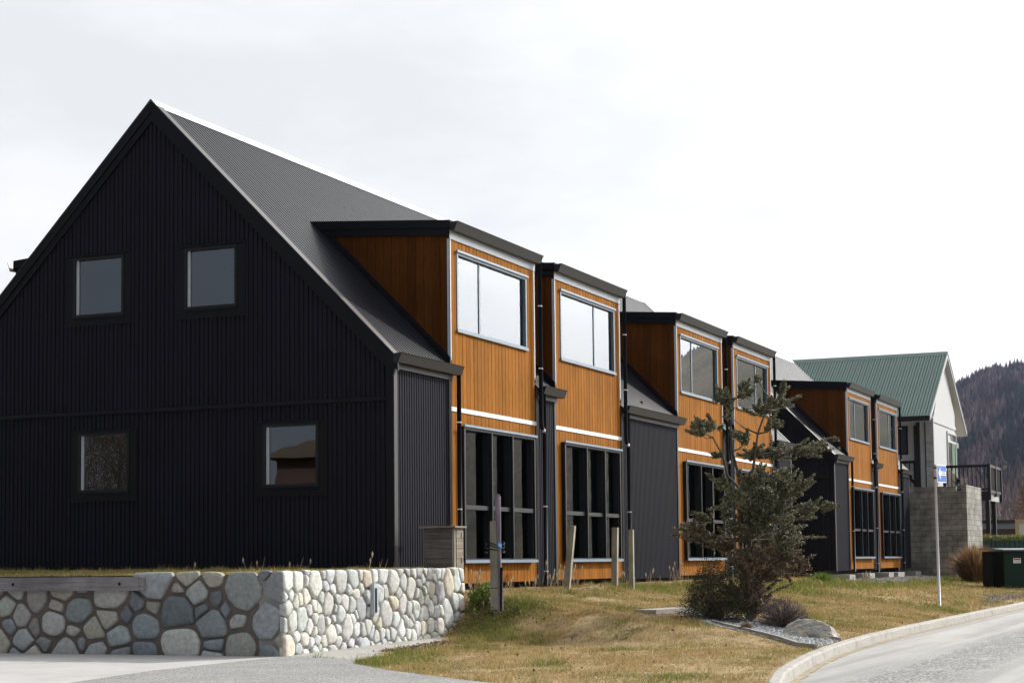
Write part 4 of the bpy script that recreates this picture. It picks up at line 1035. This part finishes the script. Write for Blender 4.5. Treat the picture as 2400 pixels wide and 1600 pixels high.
m = MB(); m.prism([(57.3,9.40),(62.45,6.08),(62.45,6.04),(57.3,9.36)], 'y', .02, 9.2); m.prism([(52.2,6.12),(57.2,9.33),(57.2,9.29),(52.2,6.08)], 'y', .02, 9.2); Wp(m, 'soffit', M['white'])
m = MB(); m.box(54.0, 60.25, .165, .199, 6.2, 6.36); m.box(54.0,54.1,.165,.199,-.6,6.2); Wp(m, 'belt_board', M['white'])
m = MB(); m.box(52.02, 52.14, .0, 9.2, 6.16, 6.33); m.tube([(53.9,.98,6.05),(53.9,.98,-.5)], .06, 10); Wp(m, 'gutter', M['blackpaint'])
m = MB(); m.box(53.84, 53.99, .78, .93, 2., 6.2); Wp(m, 'porch_post', M['blackpaint'])
m = MB()
for k in range(15): m.prism([(53.985, 3.15+k*.21), (53.955, 3.15+k*.21), (53.975, 3.355+k*.21), (53.985, 3.355+k*.21)], 'y', .17, .52)
Wp(m, 'weatherboards', M['greyboard'])
m = MB(); m.box(53.95, 53.99, .52, .56, 3., 6.2); Wp(m, 'cover_strip', M['blackpaint'])
m = MB(); 
for a,b,c,d_ in ((1.32,1.4,4.75,6.05),(2.5,2.58,4.75,6.05),(1.4,2.5,4.75,4.83),(1.4,2.5,5.97,6.05)): m.box(53.95,54.02,a,b,c,d_)
wf = Wp(m, 'window', M['blackpaint'])
m = MB(); m.box(53.985,53.995,1.4,2.5,4.83,5.97); g_ = m.build('pane', M['glass'], wf)
m = MB(); m.box(57.7,57.8,.14,.199,3.1,6.02); m.box(60.1,60.2,.14,.199,3.1,6.02); m.box(57.8,60.1,.14,.199,5.92,6.02); m.box(57.8,60.1,.14,.199,5.5,5.6); m.box(58.9,59.,.15,.199,5.6,5.92); df = Wp(m, 'door', M['white'])
m = MB(); m.box(57.8,58.9,.165,.19,3.1,5.5); m.box(58.95,60.1,.16,.195,5.6,5.92); m.build('pane', M['glass'], df)
m = MB(); m.box(58.9,59.1,.15,.198,3.1,5.5); m.box(59.9,60.1,.15,.198,3.1,5.5); m.box(59.1,59.9,.155,.197,3.1,3.4); m.box(59.1,59.9,.155,.197,5.3,5.5); m.box(59.1,59.9,.17,.19,3.4,5.3); m.build('door_leaf', M['greendoor'], df)
m = MB(); m.box(53.9,53.99,.95,2.6,4.35,4.47); m.bar((53.95,1.6,4.0),(53.95,.9,3.3),.08,.12)
for k in range(7): m.box(53.92,53.96,1.05+k*.2,1.09+k*.2,3.1,4.35)
Wp(m, 'porch_rail', M['blackpaint'])
m = MB(); m.box(60.22,60.5,.1,.2,5.35,5.6); Wp(m, 'wall_lamp', M['white'])
# deck
dk = thing('balcony_deck', 'raised black timber deck with baluster railing at the front of the white house', 'deck', (54,-2.2,-.6))
def Dp(m, name, mat): o = m.build(name, mat, dk); o.matrix_parent_inverse = Matrix.Translation((-54,2.2,.6)); return o
m = MB(); m.box(54,57.7,-2.2,.13,2.88,3.0); m.box(53.98,54.05,-2.15,.12,2.58,2.879); Dp(m, 'deck_floor', M['blackpaint'])
m = MB(); m.box(54.3,57.5,-2.16,-2.08,2.60,2.878); Dp(m, 'front_beam', M['greyboard'])
m = MB(); m.box(53.96,54.06,-2.14,-.2,4.08,4.2); m.box(53.97,54.04,-2.14,-.2,3.06,3.14)
for k in range(10): m.box(53.985,54.03,-.42-k*.18,-.38-k*.18,3.14,4.08)
m.box(53.94,54.08,-.34,-.2,2.7,4.22); m.box(53.94,54.10,-2.28,-2.141,2.6,4.22); Dp(m, 'side_railing', M['blackpaint'])
m = MB(); m.box(54.101,57.7,-2.25,-2.15,4.08,4.2); m.box(54.101,57.7,-2.24,-2.16,2.95,3.06)
for k in range(20): m.box(54.2+k*.175,54.245+k*.175,-2.22,-2.18,3.06,4.08)
m.box(55.85,55.99,-2.27,-2.13,2.8,4.24); m.box(57.6,57.76,-2.28,-2.13,2.6,4.24); Dp(m, 'front_railing', M['blackpaint'])
for xx in (54.08, 56.0):
    m = MB(); m.box(xx-.09,xx+.09,-2.20,-2.02,-.6,2.59); Dp(m, 'support_post', M['blackpaint'])
dc = thing('deck_chair', 'pale canvas reclining chair behind the deck railing', 'chair', (55.3,-.6,3.0))
m = MB(); m.bar((.0,.55,.95),(.0,.05,.35),.6,.04,(1,0,0)); m.bar((0,.05,.35),(0,-.5,.38),.6,.04,(1,0,0)); m.build('seat', M['canvas'], dc)
for sx_ in (-.3,.3):
    m = MB(); m.bar((sx_,.3,0),(sx_,-.45,.42),.03,.03); m.bar((sx_,-.4,0),(sx_,.2,.6),.03,.03); m.build('leg', M['darkframe'], dc)

# ------------------------------------------------------------------ fence, hedge, bin, things beyond
fn = thing('green_fence', 'low dark green corrugated fence beside the block wall, hedge on top', 'fence', (52.6,-1.9,-.3))
m = MB(); corr(m, (0,0,0), (0,-1,0), (0,0,1), (-1,0,0), 9., .2, .03, lambda u: [(-.8, 1.05)], 8); m.build('panel', M['greenfence'], fn)
m = MB(); m.box(-.05,.05,-9.,0,1.05,1.09); m.build('top_rail', M['greenfence'], fn)
def hedge():
    rs = np.random.default_rng(81); n = 9000; P = np.stack([rs.uniform(-.3,.6,n), rs.uniform(-9,.1,n), np.zeros(n)], 1)
    P[:,2] = rs.uniform(0,.34,n)*(.6+.7*fbm(P[:,1]*1.5, P[:,0]*2, 82, 3)); q = rs.random(n)[:,None]
    t = tri_mesh('hedge', leaf_quads(P, .045, .6, rs, .3), M['leaf'], np.array([.07,.10,.02])*(1-q)+np.array([.30,.33,.12])*q, None, 4); t.location = (53.0,-1.9,.72)
    tag(t, 'clipped leafy hedge along the top of the green fence', 'hedge')
hedge()
db = thing('rubbish_skip', 'dark green steel rubbish skip with a grey lid at the right edge', 'skip', (36.9,-5.05,float(hgt(36.9,-5.05))-.02), R(-48))
m = MB(); m.box(.0, 2.2, .0, 1.35, .06, 1.34); m.build('body', M['bin'], db)
m = MB(); m.box(-.06,.0,.0,1.0,.1,1.30)
for zz in (.22,.55,.85,1.1): m.box(-.12,-.061,.05,.75,zz,zz+.05)
m.box(-.1,2.2,-.035,-.001,1.26,1.34); m.build('side_frame', M['binblack'], db)
m = MB(); m.box(-.04,.02,-.03,.0,.06,1.25); m.box(1.05,1.11,-.03,.0,.06,1.25); m.build('rib', M['bin'], db)
m = MB(); m.prism([(-.1,1.37),(-.1,1.41),(.6,1.45),(1.4,1.45),(1.4,1.41),(.6,1.41)], 'x', -.1, 2.25); m.build('lid', M['bingrey'], db)
m = MB(); m.box(-.22,-.12,.42,1.0,.06,1.3); m.build('lift_pocket', M['binblack'], db)
m = MB(); m.box(.36,.66,-.006,-.001,.93,1.10); st = m.build('sticker', M['signwhite'], db)
m = MB(); m.box(.375,.645,-.0085,-.0065,1.03,1.085); m.build('red_band', M['red'], st)
m = MB()
xx = .39
while xx < .62: w_ = random.uniform(.012,.03); m.box(xx, xx+w_, -.0105, -.009, 1.045, 1.07); xx += w_+.008
for zz in (.96,.99): m.box(.39,.63,-.0085,-.0065,zz,zz+.012)
m.build('lettering', M['darkframe'], st)
tr = thing('white_trailer', 'white panelled trailer with tan trim parked beyond the hedge', 'trailer', (70,-1.3,-.6))
m = MB(); m.box(0,4,-5.,0,.6,2.55); m.build('body', M['white'], tr)
m = MB()
for zz in (.55,1.55,2.42): m.box(-.04,0,-5.,.04,zz,zz+.17)
m.box(-.05,-.002,-.14,.05,.5,2.6); m.box(-.05,4.05,-5.05,.06,2.595,2.65); m.build('trim', M['tan'], tr)
for yy in (-1.2,-3.8):
    m = MB(); m.tube([(.1,yy,.34),(.35,yy,.34)], .34, 18); m.build('wheel', M['binblack'], tr, True)
m = MB(); m.box(-.03,.0,.06,.2,1.0,1.4); m.build('tail_light', M['red'], tr)
gr = thing('garage_row', 'dark flat-roofed garage row with brown doors beyond the deck posts', 'garage', (86,3.6,-.6))
m = MB(); m.box(0,6,-8,2,0,2.75); m.build('wall', M['frame'], gr)
m = MB(); m.box(-.4,6.2,-8.2,2.2,2.75,2.95); m.build('roof', M['trim'], gr)
for yy in (-1.9,-4.6):
    m = MB(); m.box(-.05,-.001,yy-1.1,yy+1.1,0,2.4); m.build('door', M['browndoor'], gr)
for yy in (-.5,-3.25,-6.0):
    m = MB(); m.box(-.35,-.2,yy-.07,yy+.07,0,2.74); m.build('post', M['greyflash'], gr)
m = MB(); m.prism([(-.10,-.08),(.10,-.08),(.12,0),(.10,.08),(-.10,.08),(-.12,0)], 'z', 0, .26); m.prism([(-.07,-.05),(.07,-.05),(.07,.05),(-.07,.05)], 'z', .26, .33)
o = m.build('red_canister', M['red']); o.location = (53.3,-2.2,.78); tag(o, 'small bright red canister on the hedge by the block wall', 'canister')

def bare_tree(name, label, loc, h, w, n, c1, c2, seed, conic=True):
    rs = np.random.default_rng(seed); t = thing(name, label, 'tree', loc)
    m = MB(); m.tube([(0,0,-.5),(0.05,0,h*.4),(0,.05,h*.95)], [h*.025,h*.016,.01], 8)
    u = rs.random(n)**.7; z = h*(.12+.88*u) if conic else h*(.35+.6*rs.random(n))
    rr = w*((1-u)*.9+.1)*np.sqrt(rs.random(n))*(.7+.5*fbm(z*.9, rs.random(n)*3, seed, 3)) if conic else w*np.sqrt(rs.random(n))*np.sqrt(np.clip(1-((z/h-.65)/.36)**2, .02, 1))
    a = rs.uniform(0, 6.283, n); P = np.stack([np.cos(a)*rr, np.sin(a)*rr, z], 1)
    for k in range(60):
        zz = max(.1*h, P[k,2]-.25*rr[k]-.1); m.tube([(0,0,zz*.9), tuple(P[k]*np.array([.5,.5,1])), tuple(P[k])], [h*.006,h*.004,.004], 4)
    m.build('trunk', M['bark'], t)
    q = rs.random(n)[:,None]; tri_mesh('crown', leaf_quads(P, h*(.022 if conic else .045), .16 if conic else .035, rs, .8), M['twig'], np.array(c1)*(1-q)+np.array(c2)*q, t, 4)
    return t
bare_tree('larch_tree', 'bare brown larch standing behind the garages, right of the deck', (118,3.4,-.6), 8.5, 2.6, 5200, (.12,.085,.065), (.30,.22,.16), 91)
bare_tree('yard_tree', 'bare spreading brown tree in the neighbouring yard behind the camera', (-25.,23.5,-1.2), 6.5, 3.6, 11000, (.03,.02,.014), (.09,.06,.04), 92, False)
nh = thing('neighbour_house', 'single-storey neighbouring house with brown hipped roof, seen mirrored in the gable window', 'house', (-36,15,-.5))
m = MB(); m.box(-6,5,-5.5,5.7,0,4.6); m.build('wall', M['browndoor'], nh)
m = MB()
A_, B_, C_, D_, E_, F_ = (-6.6,-6.2,4.55),(5.6,-6.2,4.55),(5.6,6.3,4.55),(-6.6,6.3,4.55),(-2,.1,7.3),(1.2,.1,7.3)
for q in ((A_,B_,F_,E_),(B_,C_,F_),(C_,D_,E_,F_),(D_,A_,E_),(D_,C_,B_,A_)): m.face(q)
m.build('roof', M['tile'], nh)
m = MB(); m.box(5.001,5.04,3.4,3.55,.9,4.4); m.box(5.001,5.04,2.0,2.9,.9,3.2); m.build('window', M['white'], nh)

# ------------------------------------------------------------------ hills and forest
AZ = np.array([-180,-120,-60,-36,-30,-22,-18.2,-16.5,-14,-8,0,5,7,8.1,9,10.5,13,20,40,90,150,180.])
EV = np.array([.03,.03,.04,.055,.065,.088,.104,.120,.150,.165,.122,.1075,.1015,.098,.0895,.080,.065,.05,.03,.03,.03,.03])
def crest(a): return np.interp(a, AZ, EV)
m = MB(); azs = np.arange(-180, 180.01, .5); nr = 26
for a in azs:
    for j in range(nr):
        t = j/(nr-1); r = 900+1300*t; e = float(crest(a))
        z = (e*2200)*t**.9*(1+.0*t)+ (18*(float(fbm(a*.35+50, t*4, 14, 4))-.5)*(t*(1-t)*4) if True else 0)
        ra = math.radians(a); m.v.append((CAM[0]+r*math.cos(ra), CAM[1]+r*math.sin(ra), z-2.*(1-t)))
for i in range(len(azs)-1):
    for j in range(nr-1): m.f.append((i*nr+j, (i+1)*nr+j, (i+1)*nr+j+1, i*nr+j+1))
tag(m.build('hills', M['hill'], None, True), kind='structure')
def hillz(a, t):
    return crest(a)*2200*t**.9+18*(fbm(a*.35+50, t*4, 14, 4)-.5)*(t*(1-t)*4)-2.*(1-t)
def forest():
    rs = np.random.default_rng(95); n = 8500
    a = rs.uniform(3.5, 13.5, n); t = rs.uniform(.0, 1.0, n)**.8; r = 900+1300*t; z = hillz(a, t); ra = np.radians(a)
    B = np.stack([CAM[0]+r*np.cos(ra), CAM[1]+r*np.sin(ra), z], 1)
    h = rs.uniform(9.5, 17, n)*(.75+.25*t); w = h*rs.uniform(.19, .28, n)
    patch = fbm(a*1.4, t*9, 96, 4); ev = rs.random(n) < smooth(.54, .66, patch)*.85+.05
    q = rs.random(n)[:,None]**1.6; larch = np.array([.042,.031,.040])*(1-q)+np.array([.21,.152,.145])*q
    low = (smooth(.35, .0, t)[:,None]); larch = larch*(1-.6*low)+np.array([.19,.125,.085])*.6*low
    evc = np.array([.012,.024,.024])*(1-q)+np.array([.03,.052,.042])*q
    col = np.where(ev[:,None], evc, larch)*(.7+.65*smooth(.38, .62, fbm(a*2.3+4, t*14, 97, 3)))[:,None]
    V = []; C_ = []
    ns = 7
    for (z0, z1, wf) in ((.06,.62,1.),(.32,.85,.68),(.58,1.04,.38)):
        ph = rs.uniform(0, 6.28, n)
        for k in range(ns):
            for kk, sgn in ((k, 0),):
                a0 = ph+2*math.pi*k/ns; a1 = ph+2*math.pi*(k+.8)/ns; j0 = rs.uniform(.6, 1.25, n); j1 = rs.uniform(.6, 1.25, n); zz = rs.uniform(-.06, .08, n)
                p0 = B+np.stack([np.cos(a0)*w*wf*j0, np.sin(a0)*w*wf*j0, h*(z0+zz)], 1); p1 = B+np.stack([np.cos(a1)*w*wf*j1, np.sin(a1)*w*wf*j1, h*(z0-zz)], 1)
                tp = B+np.stack([0*h, 0*h, h*z1], 1); V.append(np.stack([p0, p1, tp], 1)); C_.append(col*rs.uniform(.8, 1.2, (n,1)))
    V = np.stack(V, 1).reshape(-1, 3); C_ = np.stack(C_, 1).reshape(-1, 3)
    tag(tri_mesh('hill_forest', V, M['forest'], C_), kind='stuff')
forest()

hz = MB(); hz.box(-2400, 2350, -2390, 2360, -2.8, 420)
def mat_haze():
    m, nt, out = newmat('haze_air')
    v = nt.nodes.new('ShaderNodeVolumePrincipled'); v.inputs['Density'].default_value = .000032; v.inputs['Color'].default_value = (.62, .70, 1, 1); v.inputs['Anisotropy'].default_value = .3
    L(nt, v.outputs[0], out.inputs['Volume']); return m
tag(hz.build('haze', mat_haze()), kind='stuff')
